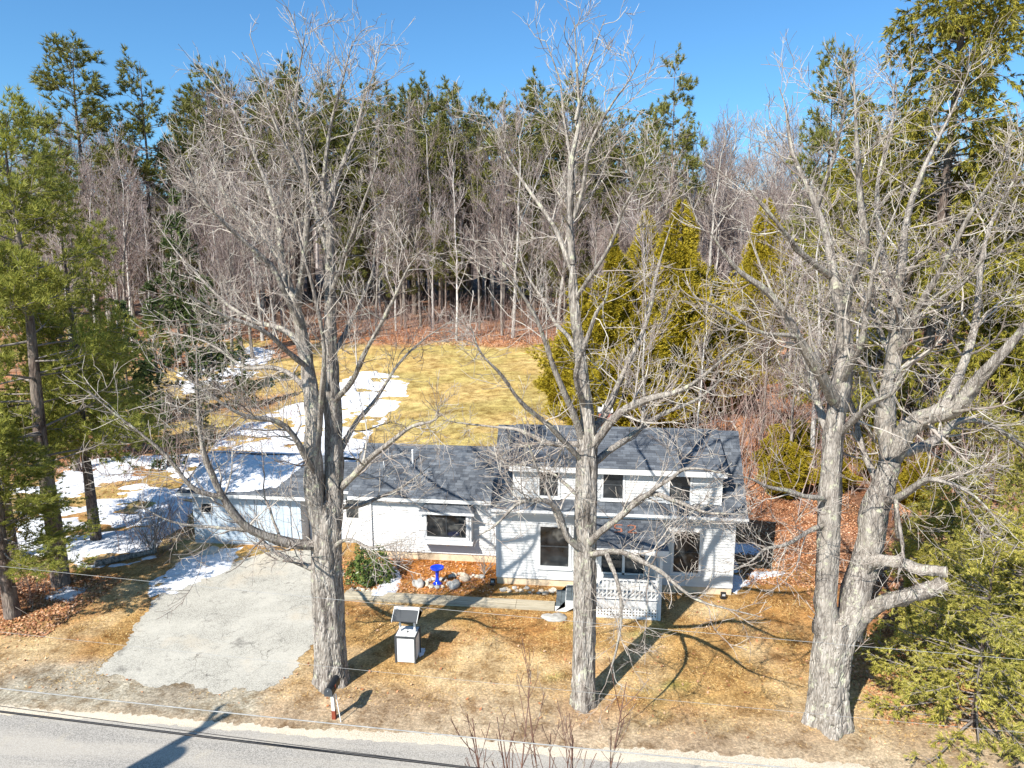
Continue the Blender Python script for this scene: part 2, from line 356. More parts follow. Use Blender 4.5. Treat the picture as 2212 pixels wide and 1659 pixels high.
def sheet(name, poly, z, mat, jit=.04, step=.12, kind='structure', sub=None):
    P = []; poly = [np.asarray(p)[:2] for p in poly]
    for i in range(len(poly)):
        a = poly[i]; b = poly[(i+1) % len(poly)]; L = np.linalg.norm(b-a); n = max(1, int(L/step))
        nn = np.array([-(b-a)[1], (b-a)[0]])/max(L, 1e-6)
        for k in range(n):
            p = a+(b-a)*k/n; P.append(p+nn*jit*2*((vnoise(p[0], p[1], 2.1, 3.)-.5)*1.3+(vnoise(p[0], p[1], .4, 5.)-.5)*.7+(vnoise(p[0], p[1], .09, 6.)-.5)*.8))
    import bmesh
    bm = bmesh.new(); vs = [bm.verts.new((float(p[0]), float(p[1]), z)) for p in P]
    es = [bm.edges.new((vs[i], vs[(i+1) % len(vs)])) for i in range(len(vs))]
    bmesh.ops.triangle_fill(bm, edges=es, use_beauty=True, use_dissolve=False)
    for f in bm.faces:
        if f.normal.z < 0: f.normal_flip()
    me = bpy.data.meshes.new(name); bm.to_mesh(me); bm.free(); me.materials.append(mat)
    o = link(name, me); tag(o, kind=kind); return o
sheet('road_shoulder', [(-60, 14.6), (60, 14.6), (60, 15.9), (14, 15.5), (9, 15.35), (2, 15.45), (-4, 15.25), (-8, 15.2), (-15, 15.3), (-60, 15.3)], .004, M['sand'], .10, .05)
sheet('road', [(-60, 8.0), (60, 8.0), (60, 14.95), (-60, 14.95)], .008, M['road'], .06, .08)
sheet('driveway', DWAY, .008, M['driveway'], .11, .05)

def snow(poly, cell, thick, name='snow_patch', amp=.8, seed=0., hole=.62, fn=None, ff=None):
    poly = np.asarray([np.asarray(p)[:2] for p in poly]); x0, y0 = poly.min(0)-.3; x1, y1 = poly.max(0)+.3
    X, Y = np.meshgrid(np.arange(x0, x1, cell), np.arange(y0, y1, cell))
    d = sdpoly(X, Y, poly)+amp*(fbm(X, Y, 1.4, seed)-.5)*2+.35*amp*(fbm(X*.6, Y, .35, seed+3)-.5)
    h = np.minimum(d, 3*(hole-fbm(X*.6, Y, .9, seed+8)))
    z = np.clip(h*.6, -.03, 1)*0+thick*np.tanh(np.maximum(h, 0)*2.2)+.35*thick*(fbm(X, Y, .5, seed+5)-.5)*(h > 0)-.02*(h <= 0)
    Z = (gz(X, Y) if ff is None else ff(X, Y))+z+.012+(.06*(fbm(X, Y, 2., 3.)-.5)*(Y > 30) if ff is None else 0)
    keep = h > 0; k = keep[:-1, :-1] | keep[1:, :-1] | keep[:-1, 1:] | keep[1:, 1:]
    ny, nx = X.shape; ii = (np.arange(ny-1)[:, None]*nx+np.arange(nx-1)[None])[k]
    Qs = np.stack([ii, ii+1, ii+nx+1, ii+nx], 1); u, inv = np.unique(Qs, return_inverse=True)
    V = np.stack([X, Y, Z], -1).reshape(-1, 3)[u]
    me = rawmesh(name, V, inv.reshape(-1, 4), None, True, [M['snow']]); return link(name, me)
def GP(l): return [G(x, y) for x, y in l]
for i, (pl, c, th, hole) in enumerate([
    ([(735, 822), (800, 800), (880, 818), (885, 850), (830, 905), (795, 950), (765, 1010), (640, 1015), (440, 1005), (470, 950), (555, 900), (650, 868), (700, 850)], .12, .09, .61),
    ([(380, 815), (440, 775), (540, 748), (590, 758), (565, 800), (500, 835), (400, 850)], .2, .09, .6),
    ([(100, 1050), (160, 1005), (230, 985), (430, 978), (440, 1060), (410, 1130), (350, 1165), (330, 1205), (230, 1232), (190, 1275), (150, 1308), (112, 1290), (92, 1230), (-60, 1180), (-80, 1060)], .1, .10, .55),
    ([(335, 1255), (370, 1215), (430, 1188), (525, 1182), (520, 1205), (470, 1240), (400, 1262), (350, 1300), (318, 1308)], .07, .07, .66),
    ([(850, 1222), (868, 1245), (860, 1272), (835, 1298), (785, 1294), (800, 1278), (830, 1258), (838, 1230)], .05, .10, .8),
    ([(1560, 1165), (1625, 1178), (1650, 1215), (1690, 1238), (1640, 1250), (1590, 1282), (1560, 1270)], .06, .06, .62),
    ([(903, 1398), (920, 1400), (918, 1415), (905, 1421)], .03, .05, .9),
    ([(1880, 900), (1960, 890), (2060, 920), (2000, 950), (1900, 940)], .2, .08, .62)]):
    o = snow(GP(pl), c, th, 'snow_patch', .5 if i not in (4, 6) else .12, i*2.3, hole); tag(o, kind='structure')

# ------------------------------------------------------------------ scatter of leaves and grass
def blades(P, D, L, Wd, bend=.0):
    """thin triangles: base P, direction D"""
    n = len(P); r = rng.normal(size=(n, 3)); s = np.cross(D, r); s /= np.linalg.norm(s, axis=1)[:, None]+1e-9
    s = s*np.asarray(Wd).reshape(-1, 1)*.5; e = P+D*np.asarray(L).reshape(-1, 1)
    V = np.stack([P-s, P+s, e], 1).reshape(-1, 3); T = np.arange(3*n).reshape(-1, 3); return V, T
def quads(P, N, a, b):
    n = len(P); r = rng.normal(size=(n, 3)); u = np.cross(N, r); u /= np.linalg.norm(u, axis=1)[:, None]; v = np.cross(N, u)
    u = u*np.asarray(a).reshape(-1, 1); v = v*np.asarray(b).reshape(-1, 1)
    V = np.stack([P-u, P-v*.8, P+u, P+v], 1).reshape(-1, 3); return V, np.arange(4*n).reshape(-1, 4)
def outside(X, Y, polys, m=0.): 
    k = np.ones(X.shape, bool)
    for p in polys: k &= sdpoly(X, Y, p) < -m
    return k
HOUSE_FP = [[(-3.3, 23.5), (5.2, 23.5), (5.2, 27.7), (-3.3, 27.7)], [(-9, 25.2), (-3, 25.2), (-3, 29.6), (-9, 29.6)], [(-16.2, 25.7), (-8.5, 25.7), (-8.5, 30.6), (-16.2, 30.6)], [(-1, 21.5), (2.5, 21.5), (2.5, 23.6), (-1, 23.6)]]
def scatter(n, x0, x1, y0, y1, pf=None):
    X = rng.uniform(x0, x1, n); Y = rng.uniform(y0, y1, n); k = outside(X, Y, HOUSE_FP+[np.array(DWAY)[:, :2]])
    if pf is not None: k &= rng.random(n) < pf(X, Y)
    return X[k], Y[k]
X, Y = scatter(150000, -19, 13, 15.9, 23.5, lambda X, Y: np.clip((Y-15.9)*.5, .1, 1)*sst(fbm(X, Y, .8, 30.), .3, .6))
P = np.stack([X, Y, gz(X, Y)], 1); D = rng.normal(size=P.shape)*[1, 1, .25]+[0, 0, .45]; D /= np.linalg.norm(D, axis=1)[:, None]
V, T = blades(P, D, rng.uniform(.04, .10, len(P)), rng.uniform(.008, .018, len(P)))
tag(link('dry_grass', rawmesh('dry_grass', V, None, T, False, [M['grass']])), 'short dry straw coloured grass over the front lawn', 'grass', kind='stuff')
LX = []; LY = []
for n, a in ((20000, (5.6, 12.5, 24.5, 36)), (7000, (-22, -16.6, 18.4, 22.6)), (6000, (7.5, 14, 17, 25)), (15000, (-34, 16, 67.5, 76)), (900, (-18, 12, 16, 24)), (2500, (-11, -3.2, 22.5, 25.2)), (5000, (-32, -17, 30, 42))):
    X, Y = scatter(n, *a); LX.append(X); LY.append(Y)
X = np.concatenate(LX); Y = np.concatenate(LY); P = np.stack([X, Y, gz(X, Y)+rng.uniform(.01, .05, len(X))], 1)
N = rng.normal(size=P.shape)*.5+[0, 0, 1]; N /= np.linalg.norm(N, axis=1)[:, None]; sz = rng.uniform(.03, .06, len(P))*np.where(Y > 60, 1.8, 1.)
V, Qd = quads(P, N, sz, sz*.7)
tag(link('fallen_leaves', rawmesh('fallen_leaves', V, Qd, None, False, [M['leaf']])), 'rusty brown fallen leaves lying under the trees', 'leaves', kind='stuff')

# ------------------------------------------------------------------ the house
def clap_mesh():
    V = [(0, 0, 0), (1, 0, 0), (1, -.034, 0), (0, -.034, 0), (0, 0, .1), (1, 0, .1), (1, -.006, .1), (0, -.006, .1)]
    return rawmesh('clapboard', V, [(0, 1, 2, 3), (4, 7, 6, 5), (3, 2, 6, 7), (0, 3, 7, 4), (1, 5, 6, 2)], None, False, [M['siding']])
CLAP = clap_mesh()
def clapboards(wall, x0, x1, z0, z1, Yw, holes, step=.1):
    z = z0
    while z < z1-.02:
        h = min(step, z1-z); segs = [(x0, x1)]
        for hx0, hx1, hz0, hz1 in holes:
            if z+h > hz0+.001 and z < hz1-.001:
                ns = []
                for a, b in segs:
                    if hx1 <= a or hx0 >= b: ns.append((a, b))
                    else:
                        if hx0 > a: ns.append((a, hx0))
                        if hx1 < b: ns.append((hx1, b))
                segs = ns
        for a, b in segs:
            if b-a > .03:
                o = link('clapboard', CLAP, wall, (a, Yw, z)); o.scale = (b-a, 1, h/.1)
        z += step
def shingles(name, parent, O, ux, uv, Wd, L, course=.14, tab=.30, mat=None, clip=None):
    """O lower left corner of the slope, ux along the eave, uv up the slope (unit vectors)"""
    O = np.asarray(O, float); ux = np.asarray(ux, float); uv = np.asarray(uv, float); n = np.cross(ux, uv); n /= np.linalg.norm(n)
    mb = MB(); r = random.Random(3); k = 0; v = 0.
    while v < L-.01:
        v1 = min(v+course*1.12, L); u = -r.random()*tab
        while u < Wd:
            w = tab*r.uniform(.8, 1.2); a = max(u, 0)+.003; b = min(u+w, Wd)-.003; u += w
            if b-a < .02: continue
            if clip and not clip((a+b)/2, v): continue
            th = .012+r.random()*.006; dv = (r.random()-.5)*.012
            p0 = O+ux*a+uv*(v+dv); p1 = O+ux*b+uv*(v+dv); p2 = O+ux*b+uv*v1; p3 = O+ux*a+uv*v1
            mb.add([p0+n*th, p1+n*th, p2+n*.003, p3+n*.003, p0-n*.004, p1-n*.004], [(0, 1, 2, 3), (4, 5, 1, 0)])
        v += course
    o = mb.build(name, mat or M['shingle'], parent); o['kind'] = 'stuff'; return o
H = empty('house', (0, 0, 0), 'white clapboard cape house with charcoal shingle roof, long dormer and lower left wing', 'house')
FW = 23.6
def window(x0, x1, z0, z1, Yw, style='double', parent=H, fr=.09, name='window', label=None):
    """x0..z1 glass; white casing proud of the siding"""
    w = MB().box(x0-fr, x0, Yw-.05, Yw+.02, z0-fr, z1+fr).box(x1, x1+fr, Yw-.05, Yw+.02, z0-fr, z1+fr).box(x0, x1, Yw-.05, Yw+.02, z1, z1+fr).box(x0, x1, Yw-.05, Yw+.02, z0-fr, z0).build(name, M['trim'], parent)
    if label: w['label'] = label
    MB().box(x0, x1, Yw-.012, Yw, z0, z1).build('pane', M['glass'], w)
    MB().box(x0-fr-.03, x1+fr+.03, Yw-.09, Yw-.052, z0-fr-.04, z0-fr).build('sill', M['trim'], w)
    s = MB(); b = .022
    for a0, a1, c0, c1 in ((x0, x0+b, z0, z1), (x1-b, x1, z0, z1), (x0+b, x1-b, z0, z0+b), (x0+b, x1-b, z1-b, z1)): s.box(a0, a1, Yw-.035, Yw-.014, c0, c1)
    if style == 'double': s.box(x0+b, x1-b, Yw-.035, Yw-.014, (z0+z1)/2-.015, (z0+z1)/2+.015)
    if style == 'bay':
        for f in (.5,): s.box(x0+(x1-x0)*f-.02, x0+(x1-x0)*f+.02, Yw-.036, Yw-.013, z0+b, z1-b)
    s.build('sash', M['darkpaint'], w); return w
# main block
MX0, MX1 = -3.17, 5.06; RY, RZ = 25.55, 5.36; EY, EZ = 23.2, 3.0; BY = 27.6
MB().box(MX0+.02, MX1-.02, FW+.02, BY-.02, -.2, .27).build('foundation', M['foundation'], H)
wallA = MB().box(MX0, MX1, FW, BY, .272, 2.86).build('wall', M['wallcore'], H)
holesA = [(-1.68, -.52, .70, 2.34), (2.93, 3.97, .70, 2.36), (-.30, 2.50, .0, .6), (.42, 2.25, .5, 2.5)]
clapboards(wallA, MX0+.09, MX1-.09, .274, 2.86, FW-.001, holesA)
for x in (MX0, MX1-.088): MB().box(x, x+.088, FW-.03, FW-.002, .275, 2.84).build('corner_board', M['trim'], H)
window(-1.6, -.6, .79, 2.25, FW, 'double'); window(3.02, 3.88, .79, 2.27, FW, 'double')
pd = MB().box(.43, .55, FW-.05, FW-.003, .6, 2.42).box(2.05, 2.17, FW-.05, FW-.003, .6, 2.42).box(.55, 2.05, FW-.05, FW-.003, 2.3, 2.42).box(1.27, 1.36, FW-.05, FW-.003, .6, 2.3).box(.55, 2.05, FW-.05, FW-.003, .6, .66).build('patio_door', M['trim'], H)
MB().box(.55, 1.27, FW-.02, FW-.004, .66, 2.3).build('pane', M['glass'], pd); MB().box(1.36, 2.05, FW-.02, FW-.004, .66, 2.3).build('pane', M['glass'], pd)
# gable ends with joined siding
for x, s in ((MX0, -1), (MX1, 1)):
    g = MB(); g.prism([(FW+.002, 2.862), (BY, 2.862), (RY, RZ-.12)], 0, x-.001 if s < 0 else x-.06, x+.06 if s < 0 else x+.001)
    z = .3
    while z < RZ-.35:
        y0 = FW+.02 if z < 2.9 else FW+.02+(z-2.86)*.8; y1 = BY-.02 if z < 2.9 else BY-.02-(z-2.86)*.82
        g.prism([(x+s*.002, z), (x+s*.022, z), (x+s*.006, z+.1), (x+s*.002, z+.1)], 1, y0, y1); z += .1
    q = g.build('gable_wall', M['siding'], H); q['kind'] = 'stuff'
# roof: two slopes, dormer
RX0, RX1 = -3.32, 5.36; RT = .10
def slab(x0, x1, ya, za, yb, zb, th=.1):
    return MB().prism([(ya, za-th), (ya, za), (yb, zb), (yb, zb-th)], 0, x0, x1)
roof = slab(RX0, RX1, EY, EZ, RY, RZ).build('roof', M['deck'], H)
BZ = RZ-(28.0-RY)*.96
b2 = slab(RX0, RX1, RY+.002, RZ, 28.0, BZ).build('roof', M['deck'], H)
sl_ = (RZ-EZ)/(RY-EY); L1 = math.hypot(RY-EY, RZ-EZ); uv = np.array([0, (RY-EY)/L1, (RZ-EZ)/L1])
DX0, DX1 = -2.56, 4.52; DY = 23.5; DZ0 = EZ+(DY-EY)*sl_
dv = (DY-EY)/uv[1]
shingles('shingles', roof, (RX0, EY-.03, EZ-.03*sl_+.002), (1, 0, 0), uv, RX1-RX0, L1+.02, clip=lambda u, v: (v < dv+.05) or not (DX0-.02 < RX0+u < DX1+.02))
L2 = math.hypot(28-RY, RZ-BZ); shingles('shingles', b2, (RX1, 28.03, BZ-.02), (-1, 0, 0), (0, -(28-RY)/L2, (RZ-BZ)/L2), RX1-RX0, L2+.02, .28, .6)
MB().prism([(RY-.16, RZ-.13), (RY-.16, RZ-.11), (RY, RZ+.03), (RY+.16, RZ-.11), (RY+.16, RZ-.13), (RY, RZ+.01)], 0, RX0, RX1).build('ridge_cap', M['shingle'], roof)
MB().box(RX0+.01, RX1-.01, EY-.022, EY-.001, EZ-.19, EZ-.02).build('fascia', M['trim'], roof)
MB().box(RX0+.01, RX1-.01, EY, FW+.02, EZ-.17, EZ-.15).build('soffit', M['trim'], roof)
MB().box(RX0, RX1, EY-.12, EY-.024, EZ-.09, EZ-.012).build('gutter', M['trim'], roof)
for x in (RX0+.001, RX1-.025):
    MB().prism([(EY, EZ-.22), (EY, EZ-.004), (RY, RZ-.004), (RY, RZ-.22)], 0, x-.003, x+.024).build('rake_board', M['trim'], roof)
# dormer
dor = MB().box(DX0+.03, DX1-.03, DY+.001, DY+.08, DZ0-.08, 4.42).build('dormer', M['wallcore'], H)
dh = [(-1.73, -.91, 3.30, 4.46), (.46, 1.30, 3.30, 4.46), (2.69, 3.54, 3.30, 4.46)]
clapboards(dor, DX0+.07, DX1-.07, DZ0+.02, 4.38, DY, dh)
for x in (DX0, DX1-.068): MB().box(x, x+.068, DY-.03, DY-.002, DZ0-.04, 4.38).build('corner_board', M['trim'], dor)
for a, b in ((-1.64, -1.0), (.55, 1.21), (2.78, 3.45)): window(a, b, 3.42, 4.36, DY, 'double', H, .075)
DRY, DRZ = RY, RZ+.035; DF = 23.22; DFZ = 4.55
for x0, x1 in ((DX0, DX0+.03), (DX1-.03, DX1)):
    MB().prism([(DY+.002, DZ0-.02), (DY+.002, 4.5), (RY-.1, RZ-.12), (RY-.3, RZ-.42)], 0, x0, x1).build('dormer_cheek', M['siding'], dor)
droof = slab(DX0-.12, DX1+.1, DF, DFZ, DRY, DRZ, .1).build('dormer_roof', M['deck'], H)
L3 = math.hypot(DRY-DF, DRZ-DFZ); shingles('shingles', droof, (DX0-.13, DF-.03, DFZ-.005), (1, 0, 0), (0, (DRY-DF)/L3, (DRZ-DFZ)/L3), DX1-DX0+.24, L3+.02)
MB().box(DX0-.11, DX1+.09, DF-.025, DF-.001, DFZ-.20, DFZ-.015).build('fascia', M['trim'], droof)
MB().box(DX0-.11, DX1+.09, DF, DY, DFZ-.17, DFZ-.14).build('soffit', M['trim'], droof)
MB().prism([(DRY-.15, DRZ-.03), (DRY, DRZ+.035), (DRY+.15, DRZ-.11), (DRY, DRZ+.01)], 0, DX0-.1, DX1+.08).build('ridge_cap', M['shingle'], droof)
# chimney with real bricks
ch = MB().box(.40, .84, 25.98, 26.42, 4.5, 5.86).build('chimney', M['mortar'], H)
BR = rawmesh('brick', *(lambda m: (np.concatenate(m.v), np.concatenate(m.q)))(MB().box(0, 1, 0, 1, 0, .058)), None, False, [M['brick']])
z = 4.95; r = 0
while z < 5.8:
    off = 0 if r % 2 else .105
    for k in range(3):
        a = max(.388, .388+k*.215-off); b = min(.852, .388+(k+1)*.215-off-.014)
        if b-a > .05:
            o = link('brick', BR, ch, (a, 25.97, z)); o.scale = (b-a, .06, 1); o = link('brick', BR, ch, (.80, 25.98+(a-.388), z)); o.scale = (.055, b-a, 1); o = link('brick', BR, ch, (.385, 25.98+(a-.388), z)); o.scale = (.055, b-a, 1)
    z += .072; r += 1
MB().box(.34, .90, 25.92, 26.48, 5.862, 5.95).build('chimney_cap', M['cap'], ch, bevel=.01)
MB().lathe([(.0, 0), (.12, 0), (.11, .16), (.08, .16), (.08, .05)], (.62, 26.2, 5.951), 14).build('flue_pot', M['cap'], ch)
# wing
WX0 = -8.75; WY = 25.3; WB = 29.3; WEY, WEZ = 25.0, 2.6; WRY, WRZ = 27.3, 4.02
MB().box(WX0+.02, MX0-.01, WY+.02, WB, -.2, .30).build('foundation', M['foundation'], H)
wallB = MB().box(WX0, MX0-.005, WY, WB, .302, 2.47).build('wall', M['wallcore'], H)
clapboards(wallB, WX0+.09, MX0-.01, .31, 2.45, WY-.001, [(-6.16, -4.28, .86, 2.6)])
MB().box(WX0, WX0+.088, WY-.03, WY-.002, .305, 2.45).build('corner_board', M['trim'], H)
MB().box(-8.28, -8.22, WY-.09, WY-.026, .3, 2.45).build('downspout', M['trim'], H)
wr = slab(-9.06, MX0-.01, WEY, WEZ, WRY, WRZ).build('roof', M['deck'], H); L4 = math.hypot(WRY-WEY, WRZ-WEZ)
shingles('shingles', wr, (-9.07, WEY-.03, WEZ-.015), (1, 0, 0), (0, (WRY-WEY)/L4, (WRZ-WEZ)/L4), 9.07+MX0-.01, L4+.02)
wr2 = slab(-9.06, MX0-.01, WRY+.002, WRZ, 29.6, WEZ).build('roof', M['deck'], H)
MB().prism([(WRY-.16, WRZ-.08), (WRY, WRZ+.03), (WRY+.16, WRZ-.08), (WRY, WRZ)], 0, -9.07, MX0-.02).build('ridge_cap', M['shingle'], wr)
MB().box(-9.05, MX0-.01, WEY-.022, WEY-.001, WEZ-.17, WEZ-.015).build('fascia', M['trim'], wr)
MB().box(-9.05, MX0-.01, WEY, WY+.02, WEZ-.15, WEZ-.13).build('soffit', M['trim'], wr)
MB().prism([(WY+.01, 2.472), (WB, 2.472), (WRY, WRZ-.12)], 0, WX0, WX0+.06).build('gable_wall', M['siding'], H)
MB().prism([(WEY, WEZ-.2), (WEY, WEZ-.004), (WRY, WRZ-.004), (WRY, WRZ-.2)], 0, -9.07, -9.045).build('rake_board', M['trim'], wr)
for x, y, h, r in ((-6.86, 26.45, .62, .04), (-7.95, 26.2, .35, .035)):
    z0 = WEZ+(y-WEY)*(WRZ-WEZ)/(WRY-WEY)-.05; MB().lathe([(.001, h), (r, h), (r, 0), (r*2.2, 0), (r*2.2, .03)], (x, y, z0), 12).build('vent_pipe', M['pvc'], H)
bay = MB().box(-6.16, -4.28, 24.86, WY-.002, .98, 2.14).build('bay_window', M['trim'], H)
bx0, bx1, bz0, bz1 = -5.97, -4.47, 1.16, 2.05
MB().box(bx0-.1, bx0, 24.81, 24.858, bz0-.1, bz1+.08).box(bx1, bx1+.1, 24.81, 24.858, bz0-.1, bz1+.08).box(bx0, bx1, 24.81, 24.858, bz1, bz1+.08).box(bx0, bx1, 24.81, 24.858, bz0-.1, bz0).build('casing', M['trim'], bay)
MB().box(bx0, bx1, 24.84, 24.857, bz0, bz1).build('pane', M['glass'], bay)
MB().box(bx0, bx0+.03, 24.82, 24.838, bz0, bz1).box(bx1-.03, bx1, 24.82, 24.838, bz0, bz1).box(bx0+.03, bx1-.03, 24.82, 24.838, bz0, bz0+.03).box(bx0+.03, bx1-.03, 24.82, 24.838, bz1-.03, bz1).box(-5.24, -5.2, 24.82, 24.838, bz0+.03, bz1-.03).build('sash', M['darkpaint'], bay)
MB().box(-6.22, -4.22, 24.76, WY-.002, .88, .978).build('sill', M['trim'], bay)
for x in (-5.95, -5.25, -4.55): MB().prism([(24.84, .878), (WY-.025, .878), (WY-.025, .62)], 0, x-.04, x+.04).build('bracket', M['trim'], bay)
MB().add([(-6.28, 24.72, 2.142), (-4.16, 24.72, 2.142), (-4.16, WY-.025, 2.142), (-6.28, WY-.025, 2.142), (-5.95, WY-.03, 2.44), (-4.5, WY-.03, 2.44)], [(0, 1, 5, 4), (3, 2, 1, 0), (2, 3, 4, 5)], [(1, 2, 5), (3, 0, 4)]).build('bay_roof', M['shingle'], bay)
MB().box(-6.3, -4.14, 24.69, 24.718, 2.08, 2.17).build('bay_fascia', M['trim'], bay)
# entry porch with its deck
PX0, PX1, PY0 = -.28, 2.42, 21.6; PZ = .58
por = MB().box(PX0, PX1, PY0+.03, FW-.03, PZ-.05, PZ).build('porch', M['whitepaint'], H)
MB().box(PX0, PX1, PY0, PY0+.028, .36, PZ-.002).build('rim_board', M['trim'], por); MB().box(PX1-.028, PX1, PY0+.03, FW-.03, .36, PZ-.052).build('rim_board', M['trim'], por)
def lattice(x0, x1, z0, z1, y):
    m = MB(); p = .1; w = .056; x = x0
    while x < x1: m.box(x, min(x+w, x1), y, y+.008, z0, z1); x += p
    z = z0
    while z < z1: m.box(x0, x1, y+.009, y+.017, z, min(z+w, z1)); z += p
    return m
for a, b in ((PX0+.05, 1.04), (1.10, PX1-.08)):
    o = lattice(a, b, .03, .345, PY0+.005).build('lattice', M['trim'], por); o['kind'] = 'stuff'
MB().box(PX0, PX1-.06, PY0-.012, PY0+.004, .0, .035).build('skirt_rail', M['trim'], por); MB().box(1.04, 1.10, PY0-.012, PY0+.02, .036, .36).build('skirt_post', M['trim'], por)
for x, y in ((PX0+.02, PY0-.02), (PX1-.07, PY0-.02)): MB().box(x, x+.09, y-.014, y+.075, 0, 2.38).build('post', M['trim'], por)
MB().box(PX0+.12, PX1-.08, PY0-.005, PY0+.06, 1.30, 1.345).build('hand_rail', M['trim'], por); MB().box(PX0+.12, PX1-.08, PY0+.01, PY0+.045, .66, .70).build('bottom_rail', M['trim'], por)
MB().box(PX1-.06, PX1-.0, PY0+.09, FW-.06, 1.30, 1.345).build('hand_rail', M['trim'], por)
BAL = MB().box(-.019, .019, -.019, .019, 0, .6).build('baluster', M['trim'], por, (PX0+.2, PY0+.03, .70))
def cp(o, loc, par=None):
    c = o.copy(); COL.objects.link(c); c.location = loc
    if par: c.parent = par
    return c
n = 19
for i in range(1, n): cp(BAL, (PX0+.2+i*(PX1-PX0-.36)/(n-1), PY0+.03, .70), por)
for i in range(12): cp(BAL, (PX1-.03, PY0+.2+i*.14, .70), por)
MB().prism([(21.35, 2.40), (21.35, 2.50), (FW-.02, 2.83), (FW-.02, 2.73)], 0, PX0-.12, PX1+.16).build('porch_roof', M['deck'], por)
Lp = math.hypot(FW-.02-21.35, .33); sp = shingles('porch_shingles', por, (PX0-.13, 21.33, 2.502), (1, 0, 0), (0, (FW-.02-21.35)/Lp, .33/Lp), PX1-PX0+.30, Lp-.4)
MB().box(PX0-.12, PX1+.16, 21.325, 21.348, 2.33, 2.495).build('porch_fascia', M['trim'], por)
for k, (x, zt) in enumerate(((-.64, .40), (-.98, .21))):
    for j in range(2): MB().box(x+.02+j*.17, x+.18+j*.17, 21.85, 22.95, zt-.035, zt).build('tread', M['deckgrey'], por)
    MB().box(x+.335, x+.355, 21.86, 22.94, zt, zt+.155).build('riser', M['trim'], por)
for y in (21.82, 22.96): MB().prism([(-.98, 0), (-.62, 0), (-.29, .2), (-.29, .395), (-.62, .395), (-.64, .365), (-.64, .175), (-.98, .175)], 1, y, y+.028).build('stringer', M['trim'], por)
# the painted number on the porch roof
def num(strokes, x, y0, parent):
    n = np.array([0, -.145, .99]); m = MB()
    for a, b in strokes:
        pa = np.array([x+a[0], y0+a[1], 2.50+(y0+a[1]-21.35)*.1483+.03]); pb = np.array([x+b[0], y0+b[1], 2.50+(y0+b[1]-21.35)*.1483+.03]); m.beam(pa, pb, .055, .012)
    m.build('painted_number', M['orange'], parent)
num([((.28, .52), (.02, .52)), ((.02, .50), (.02, .30)), ((.02, .30), (.22, .28)), ((.22, .28), (.24, .10)), ((.24, .10), (.0, .04))], .92, 22.25, por)
num([((.0, .46), (.1, .54)), ((.1, .54), (.25, .5)), ((.25, .5), (.24, .32)), ((.24, .32), (.0, .06)), ((.0, .06), (.28, .05))], 1.36, 22.25, por)
# link between wing and garage
MB().box(-11.3, WX0-.002, 26.6, 29.2, .0, 2.3).build('breezeway_wall', M['garage'], H)
lr = slab(-11.35, -9.08, 26.2, 2.35, 28.0, 3.0, .1).build('roof', M['deck'], H); Lr = math.hypot(1.8, .65)
shingles('shingles', lr, (-11.35, 26.17, 2.345), (1, 0, 0), (0, 1.8/Lr, .65/Lr), 2.27, Lr); MB().box(-11.35, -9.08, 26.175, 26.198, 2.22, 2.34).build('fascia', M['trim'], lr)
dr = MB().box(-9.9, -9.0, 26.55, 26.598, .02, 2.05).build('door', M['trim'], H); MB().box(-9.7, -9.2, 26.535, 26.548, 1.1, 1.9).build('pane', M['glass'], dr)
# corner flood lights
for x, y, lb in ((MX0-.12, 23.5, 'small black floodlight on the ground at left corner of the main house'), (4.72, 23.35, 'small black floodlight on the ground at right corner of the house')):
    e = empty('floodlight', (x, y, 0), lb, 'lamp', 'floodlights at the house corners')
    MB().box(-.1, .1, -.08, .08, 0, .04).build('base', M['black'], e); MB().beam((-.09, 0, .04), (-.09, 0, .2), .015, .04).beam((.09, 0, .04), (.09, 0, .2), .015, .04).build('bracket', M['black'], e)
    MB().prism([(-.09, .1), (.07, .09), (.09, .2), (-.06, .26)], 0, -.08, .08).build('lamp_head', M['black'], e); MB().box(-.05, .05, -.098, -.09, .13, .2).build('lens', M['greycase'], e)

# ------------------------------------------------------------------ garage
Ga = empty('garage', (-13.6, 25.9, 0), 'pale blue grey garage with snow covered low roof behind the driveway', 'garage')
o0 = (-13.6, 25.9, 0); gx0, gx1, gy = -15.9, -11.34, 25.9
MB(o0).box(gx0, gx1, gy+.001, 30.4, 0, 2.12).build('wall', M['wallcore'], Ga)
bp = Ga.children[0] if Ga.children else None
x = gx0; doors = (-14.75, -11.75)
while x < gx1-.02:
    w = min(.2, gx1-x)
    if not (doors[0]-.02 < x < doors[1]): MB(o0).box(x+.004, x+w-.004, gy-.022, gy, .05, 2.1).build('board', M['garage'], bp)
    x += .2
for i in range(2):
    a = doors[0]+i*1.5
    d = MB(o0).box(a+.01, a+1.49, gy-.03, gy-.001, .06, 2.02).build('garage_door', M['garage'], Ga)
    for k in range(5): MB(o0).box(a+.02+k*.294, a+.02+k*.294+.28, gy-.048, gy-.031, .34, 2.0).build('panel', M['garage'], d)
    MB(o0).box(a+.02, a+1.48, gy-.05, gy-.031, .08, .30).build('kick_board', M['garage'], d)
gw = MB(o0).box(-15.55, -15.05, gy-.045, gy-.023, 1.3, 1.75).build('window', M['trim'], Ga); MB(o0).box(-15.5, -15.1, gy-.055, gy-.046, 1.35, 1.7).build('pane', M['glass'], gw)
GE, GEZ, GR, GRZ = 25.5, 2.28, 28.2, 3.18
gr = MB(o0).prism([(GE, GEZ-.1), (GE, GEZ), (GR, GRZ), (GR, GRZ-.1)], 0, -16.3, -10.7).build('roof', M['deck'], Ga)
MB(o0).prism([(GR+.002, GRZ-.1), (GR+.002, GRZ), (30.9, GEZ), (30.9, GEZ-.1)], 0, -16.3, -10.7).build('roof', M['deck'], Ga)
